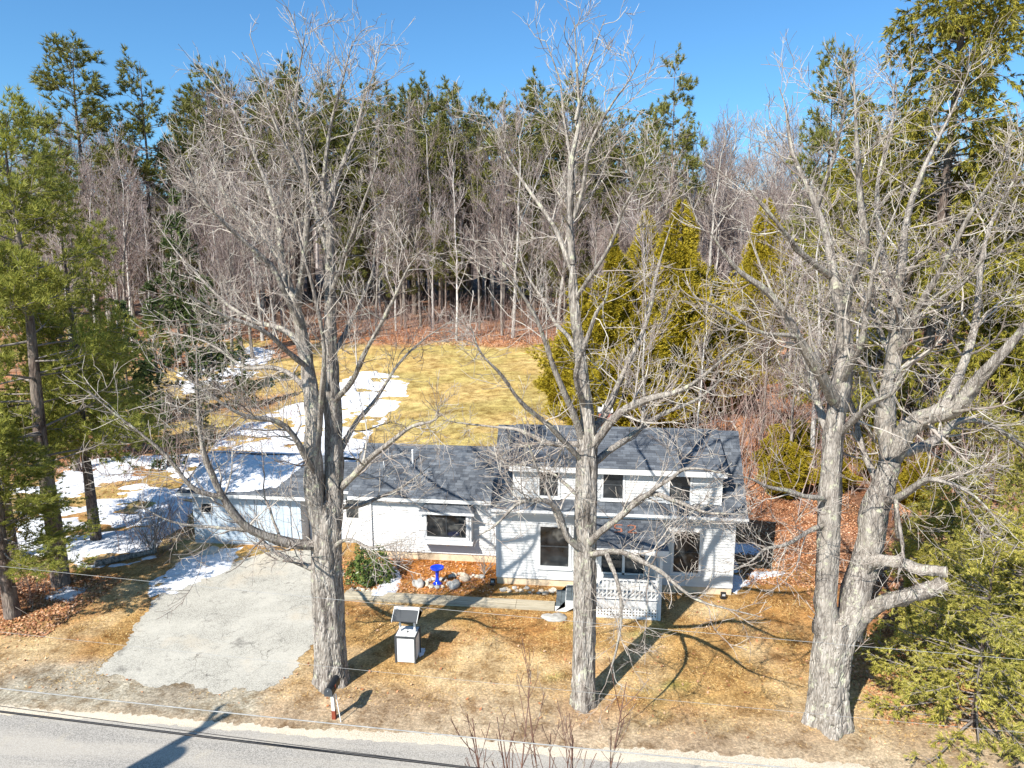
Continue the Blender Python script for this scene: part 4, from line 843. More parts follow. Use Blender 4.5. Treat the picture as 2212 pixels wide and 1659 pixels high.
big_tree('maple_tree', b3, [(1788, 1562, 0, .50), (1790, 1500, 0, .46), (1795, 1430, 0, .45), (1807, 1370, 0, .46), (1818, 1325, 0, .42)], [
    [(1790, 1370, 0, .32), (1785, 1290, -.1, .28), (1788, 1150, -.1, .27), (1795, 1000, -.1, .25), (1812, 880, 0, .23), (1822, 760, 0, .20), (1818, 660, 0, .17)],
    [(1825, 1370, 0, .40), (1852, 1280, .1, .36), (1880, 1180, .2, .33), (1900, 1080, .2, .30), (1925, 990, .3, .26)],
    [(1818, 670, 0, .16), (1800, 560, .3, .13), (1760, 450, .7, .10), (1720, 350, 1.0, .07), (1700, 240, 1.3, .03), (1690, 180, 1.4, .01)],
    [(1820, 680, 0, .14), (1858, 560, -.4, .11), (1862, 430, -.8, .09), (1850, 300, -1., .05), (1845, 140, -1.1, .012)],
    [(1812, 880, 0, .16), (1770, 800, -.7, .14), (1730, 730, -1.1, .12), (1670, 650, -1.5, .09), (1600, 590, -1.9, .06), (1530, 500, -2.3, .012)],
    [(1800, 960, -.1, .14), (1765, 880, .9, .12), (1740, 780, 1.5, .09), (1690, 680, 2.1, .06), (1640, 560, 2.6, .03), (1600, 450, 3.0, .01)],
    [(1922, 1000, .3, .22), (1915, 880, .4, .20), (1935, 760, .4, .18), (1930, 640, .4, .14), (1945, 500, .5, .10), (1990, 370, .7, .07), (2060, 230, .9, .03), (2100, 130, 1., .01)],
    [(1930, 640, .4, .12), (1900, 520, 1.2, .09), (1900, 400, 1.6, .06), (1930, 260, 1.9, .03), (1940, 160, 2., .01)],
    [(1925, 990, .3, .24), (1985, 910, -.2, .22), (2060, 880, -.7, .19), (2130, 800, -1.2, .15), (2200, 720, -1.7, .10), (2280, 600, -2.2, .05)],
    [(2040, 885, -.6, .15), (2080, 790, .1, .12), (2110, 650, .5, .09), (2140, 500, .8, .06), (2190, 380, 1., .02), (2210, 300, 1., .01)],
    [(1935, 980, .3, .16), (2000, 960, 1.0, .14), (2080, 915, 1.7, .11), (2160, 930, 2.3, .08), (2260, 1000, 2.8, .04)],
    [(1935, 770, .4, .12), (1990, 660, -.5, .10), (2050, 560, -1.1, .07), (2110, 430, -1.5, .045), (2180, 310, -1.9, .012)],
    [(1862, 1235, .1, .17), (1890, 1212, -.2, .14), (1950, 1215, -.5, .13), (1995, 1233, -.7, .12), (2042, 1236, -.9, .115)],
    [(1850, 1345, .1, .19), (1890, 1312, -.3, .165), (1940, 1292, -.6, .155), (2000, 1275, -.9, .15), (2045, 1258, -1.1, .145)],
    [(1790, 1080, -.1, .09), (1730, 1065, -.9, .07), (1660, 1050, -1.5, .05), (1590, 1020, -2.1, .012)],
    [(1790, 1130, -.1, .08), (1720, 1170, -1.0, .06), (1650, 1190, -1.6, .04), (1600, 1230, -2.0, .012)],
    [(1815, 830, 0, .12), (1850, 750, -.8, .10), (1870, 650, -1.2, .07), (1900, 520, -1.5, .04), (1960, 400, -1.7, .012)],
    [(1812, 940, 0, .11), (1860, 890, -1.1, .09), (1920, 850, -1.8, .06), (1970, 790, -2.3, .012)],
    [(1940, 800, .4, .11), (1900, 720, 1.3, .08), (1850, 600, 2.1, .05), (1800, 500, 2.7, .02), (1770, 420, 2.9, .01)],
    [(1800, 600, .2, .10), (1740, 540, -.6, .08), (1670, 470, -1.2, .05), (1600, 380, -1.6, .012)],
    [(1765, 450, .7, .07), (1800, 340, .2, .05), (1820, 240, -.1, .03), (1800, 150, -.3, .01)],
    [(1900, 1090, .2, .12), (1960, 1060, -.8, .10), (2020, 1030, -1.4, .07), (2090, 1060, -2., .04), (2170, 1150, -2.4, .012)],
    [(1905, 1060, .2, .12), (1870, 980, 1.2, .10), (1850, 880, 1.9, .07), (1800, 800, 2.4, .04), (1760, 740, 2.8, .012)],
    [(1990, 660, -.5, .07), (2050, 640, -1.3, .05), (2130, 560, -1.8, .03), (2212, 480, -2.2, .01)],
    [(1730, 730, -1.1, .07), (1640, 720, -1.7, .05), (1560, 670, -2.1, .03), (1490, 640, -2.4, .01)],
    [(1940, 1160, -.1, .07), (1935, 1080, -.6, .06), (1950, 1180, -1., .05), (1940, 1240, -1.1, .03)],
], 'thick old bare maple forking low with cut stubs, right of three by the spruces', 'tree', 37, (2.9, 4.8, 5.2), 1.0, .35)

# ------------------------------------------------------------------ generators for repeated trees (built at the origin)
def bare_variant(seed, h, spread, fork, dense=1.):
    g = np.random.default_rng(seed); K = 14; z = np.linspace(-.3, h*.9, K); w = np.cumsum(g.normal(size=(K, 2))*h*.008, 0)*np.linspace(0, 1, K)[:, None]
    P = np.concatenate([w, z[:, None]], 1)[None]; R = (np.linspace(1, .12, K)**1.1*h*.0085)[None]
    tv, tq = tubes(P, R, 9)
    Pf, Rf = grow(P, R, fork/(h*.9), .3, .65, (h*.4, h*.55), 24, 10, .75, .10, .05, .02, .1, g=g)
    if len(Pf): v, q = tubes(Pf, Rf, 7); tv, tq = joinm([(tv, tq), (v, q)])
    PA = [P]; RA = [R]
    Pm = P[:, ::1]; P1, R1 = grow(Pm, R, 2.1*dense, .25, 1., (h*.16*spread, h*.26*spread), 42, 8, .5, .10, .09, .022, .45, g=g)
    if len(Pf): Pq, Rq = grow(Pf, Rf, 1.4*dense, .2, 1., (h*.1*spread, h*.17*spread), 40, 8, .5, .10, .09, .018, .35, g=g); P1 = np.concatenate([P1, Pq]); R1 = np.concatenate([R1, Rq])
    P2, R2 = grow(P1, R1, 3.2*dense, .15, 1., (.7, 1.9), 38, 5, .6, .10, .10, .012, .35, g=g)
    P3, R3 = grow(P2, R2, 2.6*dense, .2, 1., (.35, 1.0), 35, 3, .7, .10, .08, .009, .2, g=g)
    return (tv, tq), joinm([tubes(P1, R1, 4), tubes(P2, R2, 3), tubes(P3, R3, 3)])
def tuft(P, D, nb, L, Wd, spread, g):
    n = len(P); Pn = np.repeat(P, nb, 0); Dn = np.repeat(D, nb, 0)+g.normal(size=(n*nb, 3))*spread; Dn /= np.linalg.norm(Dn, axis=1)[:, None]
    ln = L*g.uniform(.7, 1.15, n*nb); V, T = blades(Pn, Dn, ln, Wd); return V, T
def along(P, R, n, g, t0=.25):
    N, K, _ = P.shape; t = t0+(1-t0)*g.random((N, n)); t[:, 0] = 1.; f = t*(K-1); i = np.minimum(f.astype(int), K-2); fr = (f-i)[..., None]
    ar = np.arange(N)[:, None]; p = P[ar, i]*(1-fr)+P[ar, i+1]*fr; d = P[ar, i+1]-P[ar, i]; d /= np.linalg.norm(d, axis=2, keepdims=True)+1e-9
    return p.reshape(-1, 3), d.reshape(-1, 3)
def whorls(g, h, c0, n_per_m, lenf, ang, K=8, droop=0., up=.0, wob=.05, zjit=.3, rr=.006):
    z = []; zz = c0*h
    while zz < h*.985: z += [zz+g.normal()*zjit for _ in range(g.poisson(n_per_m*.5)+1)]; zz += .5
    z = np.array(z); z = z[(z > c0*h*.9) & (z < h)]; t = (z-c0*h)/(h-c0*h); n = len(z); a = g.random(n)*2*np.pi; L = lenf(np.clip(t, 0, 1))*g.uniform(.65, 1.12, n)
    e = np.radians(ang+(60-ang)*np.clip(t, 0, 1)**3*.8+g.normal(size=n)*7); d = np.stack([np.cos(a)*np.cos(e), np.sin(a)*np.cos(e), np.sin(e)], 1)
    out = np.zeros((n, K, 3)); out[:, 0, 2] = z; st = (L/(K-1))[:, None]
    for k in range(1, K):
        d = d+g.normal(size=(n, 3))*wob+np.array([0, 0, (up if k > K*.5 else -droop)]); d /= np.linalg.norm(d, axis=1)[:, None]; out[:, k] = out[:, k-1]+d*st
    R = (L*rr*1.6+.01)[:, None]*np.linspace(1, .2, K)[None]; return out, R
def pine_variant(seed, h, c0, r, tuftL, nb, dens, width=.05, wd_=1., trk=.012, K=7):
    g = np.random.default_rng(seed); Kt = 12; z = np.linspace(-.3, h, Kt); w = np.cumsum(g.normal(size=(Kt, 2))*h*.004, 0)
    Pt = np.concatenate([w*0+w*np.linspace(0, 1, Kt)[:, None], z[:, None]], 1)[None]; Rt = (np.linspace(1, .05, Kt)*h*trk)[None]
    lenf = lambda t: r*np.clip(1.15*(1-t)**.75*(.55+.45*np.sin(np.clip(t*2.2+.5, 0, 1.57))), .06*r/1., None)
    P1, R1 = whorls(g, h, c0, 3.2*wd_, lenf, 4, K, .015, .07)
    P2, R2 = grow(P1, R1, 1.9*dens, .28, 1., (r*.16, r*.34), 46, 5, .5, .05, .05, .012, .4, g=g)
    # flatten twigs sideways a little
    P3, R3 = grow(P2, R2, 2.0*dens, .2, 1., (r*.06, r*.13), 45, 3, .5, .10, .05, .008, .2, g=g)
    pts = []; ds = []
    for (a, b, n) in ((P2, R2, 4), (P3, R3, 2), (P1, R1, 4)):
        if len(a): p, d = along(a, b, n, g, .45); pts.append(p); ds.append(d)
    p = np.concatenate(pts); d = np.concatenate(ds)*.8+[0, 0, .45]; d /= np.linalg.norm(d, axis=1)[:, None]
    # dead lower branches
    Pd, Rd = whorls(g, h*c0*1.05, .2, 2.2, lambda t: r*.35+0*t, 0, 5, .0, .0, .12)
    tv = joinm([tubes(Pt, Rt, 9)]); br = joinm([tubes(P1, R1, 5), tubes(Pd, Rd*.6, 3)]+([tubes(P2, R2, 3)]))
    return tv, br, tuft(p, d, nb, tuftL, width, .55, g)
def spruce_variant(seed, h, c0, r, bl, nb, dens, width, droop=.05, hang=.4, pw=.85):
    g = np.random.default_rng(seed); Kt = 10; Pt = np.stack([np.zeros(Kt), np.zeros(Kt), np.linspace(-.3, h, Kt)], 1)[None]; Rt = (np.linspace(1, .04, Kt)*h*.011)[None]
    lenf = lambda t: r*np.maximum((1-t)**pw, .02)
    P1, R1 = whorls(g, h, c0, 6.*dens, lenf, 2, 7, droop, .09, .04)
    P2, R2 = grow(P1, R1, 2.6*dens, .15, 1., (r*.14, r*.28), 50, 4, .5, -hang*.15, .05, .01, .45, g=g)
    P3, R3 = grow(P2, R2, 2.2*dens, .1, 1., (r*.05, r*.11), 45, 3, .5, -hang*.5, .05, .008, .2, g=g)
    pts = []; ds = []
    for (a, b, n) in ((P1, R1, 9), (P2, R2, 7), (P3, R3, 3)):
        if len(a): p, d = along(a, b, n, g, .2); pts.append(p); ds.append(d)
    p = np.concatenate(pts); d = np.concatenate(ds)+[0, 0, -hang*.35]; d /= np.linalg.norm(d, axis=1)[:, None]
    return tubes(Pt, Rt, 8), joinm([tubes(P1, R1, 4), tubes(P2, R2, 3)]), tuft(p, d, nb, bl, width, .45, g)
def cedar_variant(seed, h, r, n):
    g = np.random.default_rng(seed); t = g.random(n)**.85; a = g.random(n)*2*np.pi
    prof = np.where(t > .4, np.sqrt(np.clip(1-((t-.4)/.6)**2, 0, 1)), .75+.25*t/.4)*(.82+.18*np.sin(t*9+seed))
    lump = 1+.26*np.sin(a*3+t*9+seed)+.20*np.sin(a*5-t*17)+.15*np.sin(a*9+t*31)
    rad = r*prof*lump*(g.random(n)**.28)
    p = np.stack([rad*np.cos(a), rad*np.sin(a), t*h*(.86+.14*np.sin(a*2+seed)+.06*np.sin(a*7))], 1); out = np.stack([np.cos(a), np.sin(a), np.full(n, .75)], 1); d = out+g.normal(size=(n, 3))*.35; d /= np.linalg.norm(d, axis=1)[:, None]
    V, T = tuft(p, d, 7, .28, .07, .55, g)
    Kt = 6; Pt = np.stack([np.zeros(Kt), np.zeros(Kt), np.linspace(-.3, h*.95, Kt)], 1)[None]; Rt = (np.linspace(1, .1, Kt)*.16)[None]
    return tubes(Pt, Rt, 8), None, (V, T)
def proto(name, parts, mats, names):
    ms = []
    for p, m, n in zip(parts, mats, names):
        if p is None: continue
        v, f = p
        me = rawmesh(n, v, f if f.shape[1] == 4 else None, f if f.shape[1] == 3 else None, f.shape[1] == 4, [m]); ms.append((n, me))
    return name, ms
def place(pt, loc, label, cat, group, sc=1., rz=0., tilt=(0, 0), sxy=1.):
    e = empty(pt[0], loc, label, cat, group); e.scale = (sc*sxy, sc*sxy, sc); e.rotation_euler = (tilt[0], tilt[1], rz)
    for n, me in pt[1]:
        o = link(n, me, e)
        if n != 'trunk': o['kind'] = 'stuff'
    return e
BN = ['trunk', 'crown']; CN = ['trunk', 'branches', 'needles']
bares = [proto('bare_tree', bare_variant(100+i, hh, sp, fk, dd), [M['trunk_dark' if i in (1, 4) else 'trunk_forest'], M['twig_dark' if i in (1, 2, 4) else 'twig_forest']], BN) for i, (hh, sp, fk, dd) in enumerate([(20, .9, 1, 1.), (18, 1.1, 2, 1.), (22, .8, 2, .9), (16, 1.2, 3, 1.1), (20, .7, 1, 1.), (14, 1.2, 2, 1.2)])]
birch = proto('birch_tree', bare_variant(140, 17, 1., 2, .8), [M['birch'], M['twig_forest']], BN)
pines = [proto('pine_tree', pine_variant(200+i, 25, c0, r, .48, 7, dn*1.05, .08, (1.15, 1.15, 1.15)[i]), [M['pinebark'], M['deadbranch'], M['pine_far']], CN) for i, (c0, r, dn) in enumerate([(.46, 4.6, 1.0), (.54, 4.4, 1.0), (.28, 5.4, 1.0)])]
nearpine = [proto('pine_tree', pine_variant(230+i, 16, c0, r, .24, 12, 3.2, .028, 1.45, .021), [M['pinebark'], M['deadbranch'], M['pine']], CN) for i, (c0, r) in enumerate([(.27, 4.6), (.30, 3.9)])]
spr_big = proto('spruce_tree', spruce_variant(300, 30, .06, 7.4, .30, 8, 1.1, .055, .05, .9), [M['pinebark'], M['deadbranch'], M['spruce']], CN)
spr_mid = [proto('spruce_tree', spruce_variant(310+i, 14, .04, rr, .34, 5, 1.1, .085, .03, .3), [M['pinebark'], M['deadbranch'], M['spruce_dark']], CN) for i, rr in enumerate((2.7, 3.4))]
spr_near = [proto('spruce_tree', spruce_variant(320+i, 8, .02, rr, .14, 8, 2.2, .024, .06, .4, .6), [M['pinebark'], M['deadbranch'], M['spruce_near']], CN) for i, rr in enumerate((3.4, 2.8))]
cedars = [proto('cedar_tree', cedar_variant(330+i, 12, rr, nn), [M['pinebark'], None, M['cedar']], CN) for i, (rr, nn) in enumerate(((2.6, 13000), (2.9, 14000)))]

def px_at(px, Y): # world x of image column px on the ground at distance Y (column of a plumb line at ground level)
    a = UY(px, 700, Y); return float(a[0])
def at(px, Y): x = px_at(px, Y); return np.array([x, Y, float(gz(x, Y))])
def top_h(px, Y, ytop): p = UY(px, ytop, Y); return float(p[2]-gz(p[0], Y))
# the three evergreen groups with their own labels
def put(pt, px, Y, ytop, h0, label, cat, group=None, rz=None, sxy=1.):
    b = at(px, Y); h = top_h(px, Y, ytop); return place(pt, b, label, cat, group, h/h0, random.random()*6 if rz is None else rz, (0, 0), sxy)
put(nearpine[0], 62, 21.8, 285, 16, 'large white pine with thick dark trunk at the left edge beside the snow', 'tree', None, .5, 1.)
put(nearpine[1], 155, 25.6, 420, 16, 'slim white pine just right of the thick pine on the snow', 'tree', None, 2., .8)
put(nearpine[0], -45, 23.5, 420, 16, 'white pine cut by the left edge of the photo behind the thick pine', 'tree', None, 4.)
put(nearpine[1], -60, 19.5, 900, 16, 'low pine reaching in from the left edge over the leaf pile', 'tree', None, 1.1, 1.8)
put(nearpine[1], 130, 34, 600, 16, 'smaller white pine behind the left pines at the lawn edge', 'tree', None, 3.)
put(pines[2], 212, 74, 92, 25, 'tallest free standing pine on the left skyline', 'tree', None, 1., 1.25)
put(pines[0], 340, 78, 128, 25, 'thin pine just right of the tallest skyline pine', 'tree', None, 2.)
put(pines[1], 1440, 72, 130, 25, 'lone pine standing above the wood right of the slender maple', 'tree', None, 3.3, .8)
put(pines[2], 1765, 62, 115, 25, 'pine with blue green crown left of the giant spruce', 'tree', None, 1.4, .8)
put(spr_mid[0], 398, 58, 398, 14, 'narrow dark spruce spire seen through the left maple', 'tree', None, 1.)
for i, (px, Y, yt, s, lb) in enumerate([(330, 46, 600, 0, 'dark spruce left of the narrow spire behind the snow'), (452, 50, 590, 1, 'broad spruce right of and below the narrow spire'), (262, 42, 640, 1, 'spruce directly right of the near white pines'), (515, 47, 720, 0, 'small spruce at the left edge of the back lawn'), (205, 37, 770, 1, 'low spruce behind the slim white pine'), (420, 40, 800, 0, 'lowest young spruce beside the far snow'), (335, 35, 840, 0, 'young spruce nearest the garage roof')]):
    put(spr_mid[s], px, Y, yt, 14, lb, 'tree', None, i*1.3, 1.15)
put(spr_big, 2010, 40, -430, 30, 'giant drooping spruce whose top leaves the frame at upper right', 'tree', None, .7, 1.05)
put(spr_big, 2250, 38, 150, 30, 'second large spruce at the right edge below the giant one', 'tree', None, 2.7)
put(spr_big, 1830, 52, 230, 30, 'spruce behind the thick maple, left of the giant spruce', 'tree', None, 4.2, 1.1)
put(spr_near[0], 2215, 17.2, 1130, 8, 'near yellow green spruce at the lower right corner', 'tree', None, .4, 1.25)
put(spr_near[1], 2110, 21, 1000, 8, 'yellow green spruce behind the cut stubs of the thick maple', 'tree', None, 2.4, 1.05)
put(spr_near[0], 2190, 26, 880, 8, 'taller spruce behind the near right corner spruce', 'tree', None, 3.7, .9)
put(spr_near[1], 2010, 28, 1090, 8, 'small spruce in shade just right of the thick maple trunk', 'tree', None, 5., 1.)
put(spr_near[1], 2290, 20, 1000, 8, 'spruce mostly hidden beyond the right edge of the photo', 'tree', None, 5., 1.1)
for i, (px, Y, yt, lb) in enumerate([(1238, 46, 730, 'low golden cedar at the left end of the hedge above the roof'), (1275, 45, 610, 'golden cedar second from the left in the hedge'), (1325, 46, 525, 'golden cedar third from the left behind the slender maple'), (1385, 48, 478, 'tall golden cedar left of the tallest one'), (1462, 45, 455, 'tallest golden cedar in the hedge above the main roof'), (1530, 47, 590, 'golden cedar stepping down right of the tallest'), (1640, 56, 448, 'separate golden cedar at the right between the maples'), (1390, 41, 690, 'shorter golden cedar in front of the tall ones'), (1310, 41, 770, 'short golden cedar just behind the roof ridge')]):
    h = top_h(px, Y, yt); put(cedars[i % 2], px, Y, yt, 12, lb, 'tree', None, i*1.1, (.84+.10*(i % 3))*12/h)
# forest: deterministic rows, denser than the eye can pass
F = random.Random(12); placed = []
def region(px):
    for a, n in ((130, 'at the far left edge'), (300, 'under the tallest skyline pine'), (480, 'left of the left maple crown'), (700, 'behind the left half of the left maple crown'), (900, 'behind the right half of the left maple crown'), (1060, 'between the left and the slender maple'), (1250, 'behind the slender maple left of its leader'), (1440, 'behind the slender maple right of its leader'), (1700, 'in the gap between slender maple and giant spruce'), (9999, 'behind the thick maple and the giant spruce')):
        if px < a: return n
def spot(px0, px1, Y0, Y1, mind):
    for _ in range(60):
        px = F.uniform(px0, px1); Y = F.uniform(Y0, Y1); x = px_at(px, Y)
        if all((x-a)**2+(Y-b)**2 > mind*mind for a, b in placed): placed.append((x, Y)); return px, Y, x
    return None
SK = [(-200, 200), (0, 195), (120, 205), (260, 260), (400, 230), (480, 120), (560, 105), (690, 105), (760, 180), (830, 150), (900, 150), (970, 140), (1030, 190), (1060, 170), (1110, 135), (1160, 145), (1230, 150), (1300, 190), (1380, 200), (1440, 220), (1500, 270), (1570, 225), (1640, 240), (1700, 225), (1800, 230), (2000, 260), (2400, 240)]
def sky_y(px): return float(np.interp(px, [a for a, b in SK], [b for a, b in SK]))
for i in range(64):                                             # pines in the wood
    s = spot(430, 1490, 80, 106, 3.0)
    if not s: continue
    px, Y, x = s; yt = sky_y(px)+F.uniform(35, 150) if i > 24 else sky_y(px)+F.uniform(22, 60)
    h = top_h(px, Y, yt); place(F.choice(pines[:2]), (x, Y, float(gz(x, Y))), 'dark tall pine in the wood '+region(px), 'tree', 'pines in the wood '+region(px), h/25, F.random()*6, (0, 0), F.uniform(.95, 1.25))
for i in range(34):
    px = F.choice([F.uniform(150, 460), F.uniform(700, 1250)]); Y = F.uniform(76, 84); x = px_at(px, Y); place(F.choice(pines), (x, Y, float(gz(x, Y))), 'half height green pine in the wood '+region(px), 'tree', 'half height pines in the wood '+region(px), F.uniform(.35, .6), F.random()*6, (0, 0), 1.)
for i in range(290):
    s = spot(-260, 2420, 68 if i < 60 else 73, 80 if i < 60 else 118, 1.3)
    if not s: continue
    px, Y, x = s
    if 480 < px < 1500 and Y < 71: Y = 71+F.random()*4; x = px_at(px, Y)
    lo = sky_y(px)+(60 if 440 < px < 1480 else 0); h = top_h(px, Y, lo+F.uniform(0, 190 if i % 2 else 60))
    b = F.choice(bares); h0 = 20.
    place(b, (x, Y, float(gz(x, Y))), 'bare grey tree in the wood '+region(px), 'tree', 'bare trees in the wood '+region(px), max(8, h)/20*1.02, F.random()*6, (F.uniform(-.04, .04), F.uniform(-.05, .05)), F.uniform(.75, 1.05))
for i in range(26):
    px = F.uniform(1470, 1740); Y = F.uniform(74, 100); x = px_at(px, Y); h = top_h(px, Y, F.uniform(215, 330))
    place(F.choice(bares), (x, Y, float(gz(x, Y))), 'bare grey tree in the wood '+region(px), 'tree', 'bare trees in the wood '+region(px), h/20, F.random()*6, (0, 0), F.uniform(.8, 1.1))
for i in range(62):                                              # left and right flanks, nearer
    px, Y = (F.uniform(130, 620), F.uniform(56, 72)) if i < 22 else (F.uniform(1540, 2300), F.uniform(34, 66))
    x = px_at(px, Y); h = top_h(px, Y, F.uniform(260, 480) if i < 22 else F.uniform(330, 640))
    place(F.choice(bares), (x, Y, float(gz(x, Y))), ('nearer bare tree '+region(px)) if i < 22 else ('nearer bare tree in the tangle right of the house, '+('beside the roof end' if px < 1800 else 'behind the thick maple')), 'tree', ('nearer bare trees '+region(px)) if i < 22 else ('nearer bare trees '+('beside the roof end' if px < 1800 else 'behind the thick maple')), max(5, h)/20, F.random()*6, (F.uniform(-.05, .05), F.uniform(-.06, .06)), 1.15)
for px, Y, yt, lb in [(282, 62, 330, 'white barked birch left of the dark spruce spire'), (255, 64, 500, 'shorter leaning white birch beside the taller birch'), (985, 70, 330, 'pale bare tree at the edge of the wood centre'), (1520, 33, 640, 'young pale straight tree rising behind the right roof end'), (330, 60, 470, 'white birch right of the leaning birch pair'), (1180, 70, 560, 'pale leaning stem at the back of the lawn')]:
    put(birch, px, Y, yt, 15.5, lb, 'tree', None, px*.1, .8)
put(bares[3], 1390, 33, 500, 15, 'bare young maple behind the roof in front of the golden cedars', 'tree', None, 1., .9)

# ------------------------------------------------------------------ undergrowth, brush, saplings
def brush(n, region, h, name, label, mat, dens=2., seed=0, kind='stuff', pf=None):
    g = np.random.default_rng(seed); X = g.uniform(region[0], region[1], n); Y = g.uniform(region[2], region[3], n)
    k = outside(X, Y, HOUSE_FP, .4)
    if pf: k &= pf(X, Y)
    X, Y = X[k], Y[k]; n = len(X); K = 6; d = g.normal(size=(n, 3))*.28+[0, 0, 1]; d /= np.linalg.norm(d, axis=1)[:, None]; P = np.zeros((n, K, 3)); P[:, 0] = np.stack([X, Y, gz(X, Y)-.05], 1); L = g.uniform(h[0], h[1], n)/(K-1)
    for j in range(1, K): d = d+g.normal(size=(n, 3))*.12+[0, 0, .03]; d /= np.linalg.norm(d, axis=1)[:, None]; P[:, j] = P[:, j-1]+d*L[:, None]
    R = np.maximum((L*(K-1)*.006)[:, None]*np.linspace(1, .2, K)[None], .006)
    P1, R1 = grow(P, R, dens, .25, 1., (h[0]*.3, h[1]*.35), 42, 4, .6, .05, .12, .006, .4, g=g); P2, R2 = grow(P1, R1, dens, .2, 1., (.2, .5), 40, 3, .6, .05, .1, .005, .2, g=g)
    v, q = joinm([tubes(P, R, 4), tubes(P1, R1, 3), tubes(P2, R2, 3)])
    o = link(name, rawmesh(name, v, q, None, True, [mat])); tag(o, label, 'undergrowth', kind=kind)
brush(1100, (-40, 16, 68.5, 76), (1.2, 4.5), 'undergrowth', 'reddish bare undergrowth along the foot of the wood', M['brush'], 1.2, 1)
brush(650, (6.0, 26, 31, 52), (1.5, 6.5), 'undergrowth', 'tangled bare undergrowth right of the house', M['brush'], 1.4, 2, pf=lambda X, Y: X > 3.5+(Y-31)*.12)
brush(420, (-34, -18.5, 32, 50), (1., 3.5), 'undergrowth', 'bare undergrowth among the spruces left of the garage', M['brush'], 1.3, 3)
brush(150, (-23.5, -18.2, 19.3, 21.6), (.8, 2.2), 'undergrowth', 'bare shoots round the foot of the left pines', M['brush'], 1.2, 4)
brush(60, (-18.5, -16.3, 24.3, 26.8), (1.2, 2.6), 'undergrowth', 'bare shrub stems in the snow left of the garage', M['brush'], 2., 5)
def sapling(px, ybase_Y, ytop, label, seed, stems=4):
    g = np.random.default_rng(seed); b = at(px, ybase_Y); h = top_h(px, ybase_Y, ytop); e = empty('young_tree', b, label, 'young tree'); K = 9
    P = np.zeros((stems, K, 3)); a = g.random(stems)*6.28; d = np.stack([np.cos(a)*.07, np.sin(a)*.07, np.ones(stems)], 1); L = h*g.uniform(.90, 1.04, stems)/(K-1); P[:, 0] = np.stack([np.cos(a)*.08, np.sin(a)*.08, a*0], 1)
    for j in range(1, K): d = d+g.normal(size=(stems, 3))*.025; P[:, j] = P[:, j-1]+d/np.linalg.norm(d, axis=1)[:, None]*L[:, None]
    R = np.linspace(.035, .006, K)[None]*np.ones((stems, 1)); P1, R1 = grow(P, R, 5.0, .65, 1., (.5, 1.1), 28, 6, .5, .12, .04, .0045, .4, g=g); P2, R2 = grow(P1, R1, 5, .2, 1., (.08, .28), 35, 4, .6, .08, .05, .003, .3, g=g)
    v, q = tubes(P, R, 6); link('stem', rawmesh('stem', v, q, None, True, [M['twig_red']]), e)
    v, q = joinm([tubes(P1, R1, 4), tubes(P2, R2, 3)]); tag(link('twigs', rawmesh('twigs', v, q, None, True, [M['twig_red']]), e), kind='stuff')
sapling(1165, 7.6, 1450, 'reddish young tree shoots rising into the bottom edge of the photo', 5, 4)
sapling(1240, 7.4, 1520, 'thinner shoots right of the first at the bottom edge', 9, 4)
sapling(1115, 7.9, 1560, 'short shoots left of the others at the bottom edge', 8, 4)
# rhododendron
def leafy_shrub(loc, r, h, n, label):
    g = np.random.default_rng(3); e = empty('rhododendron', loc, label, 'shrub'); d = g.normal(size=(n, 3)); d[:, 2] = np.abs(d[:, 2]); d /= np.linalg.norm(d, axis=1)[:, None]
    lump = 1+.18*np.sin(d[:, 0]*7+d[:, 2]*5)+.15*np.sin(d[:, 1]*9-d[:, 2]*6); p = d*np.array([r, r*.8, h])*(lump*g.uniform(.6, 1, n)**.4)[:, None]
    N = d*.6+g.normal(size=(n, 3))*.5+[0, 0, .4]; N /= np.linalg.norm(N, axis=1)[:, None]; V, Q = quads(p, N, np.full(n, .085), np.full(n, .028))
    o = link('leaves', rawmesh('leaves', V, Q, None, False, [M['rhodo']]), e); o['kind'] = 'stuff'
    n2 = 40; P = np.zeros((n2, 5, 3)); q = d[:n2]*np.array([r*.85, r*.7, h*.85]); P[:] = q[:, None]*np.linspace(0, 1, 5)[None, :, None]; v, f = tubes(P, np.tile(np.linspace(.02, .006, 5), (n2, 1)), 5); link('stems', rawmesh('stems', v, f, None, True, [M['limb']]), e)
leafy_shrub(UZ(792, 1262)+[0, .35, 0], .78, 1.15, 2600, 'glossy green rhododendron bush beside the left maple and wing wall')
# bare shrub at the wing corner and front of the garage
def twig_shrub(loc, h, n, label, seed):
    g = np.random.default_rng(seed); e = empty('bare_shrub', loc, label, 'shrub'); K = 6; a = g.random(n)*6.28; s = g.uniform(.1, .6, n); d = np.stack([np.cos(a)*s, np.sin(a)*s, np.ones(n)], 1); d /= np.linalg.norm(d, axis=1)[:, None]; P = np.zeros((n, K, 3)); L = h/(K-1)
    for j in range(1, K): d = d+g.normal(size=(n, 3))*.15; d /= np.linalg.norm(d, axis=1)[:, None]; P[:, j] = P[:, j-1]+d*L
    R = np.tile(np.linspace(.014, .005, K), (n, 1)); P1, R1 = grow(P, R, 5, .2, 1, (.2, .6), 45, 4, .6, .04, .15, .004, .3, g=g); P2, R2 = grow(P1, R1, 7, .2, 1, (.08, .25), 45, 3, .6, .04, .15, .0035, .3, g=g)
    v, q = tubes(P, R, 5); link('stems', rawmesh('stems', v, q, None, True, [M['twig']]), e); v, q = joinm([tubes(P1, R1, 3), tubes(P2, R2, 3)]); tag(link('twigs', rawmesh('twigs', v, q, None, True, [M['twig']]), e), kind='stuff')
twig_shrub((-7.0, 24.4, 0), 1.15, 16, 'bare twiggy shrub right of the rhododendron against the wing', 61)
twig_shrub((-3.7, 24.2, 0), .8, 9, 'small bare shrub in the corner where wing meets house', 62)
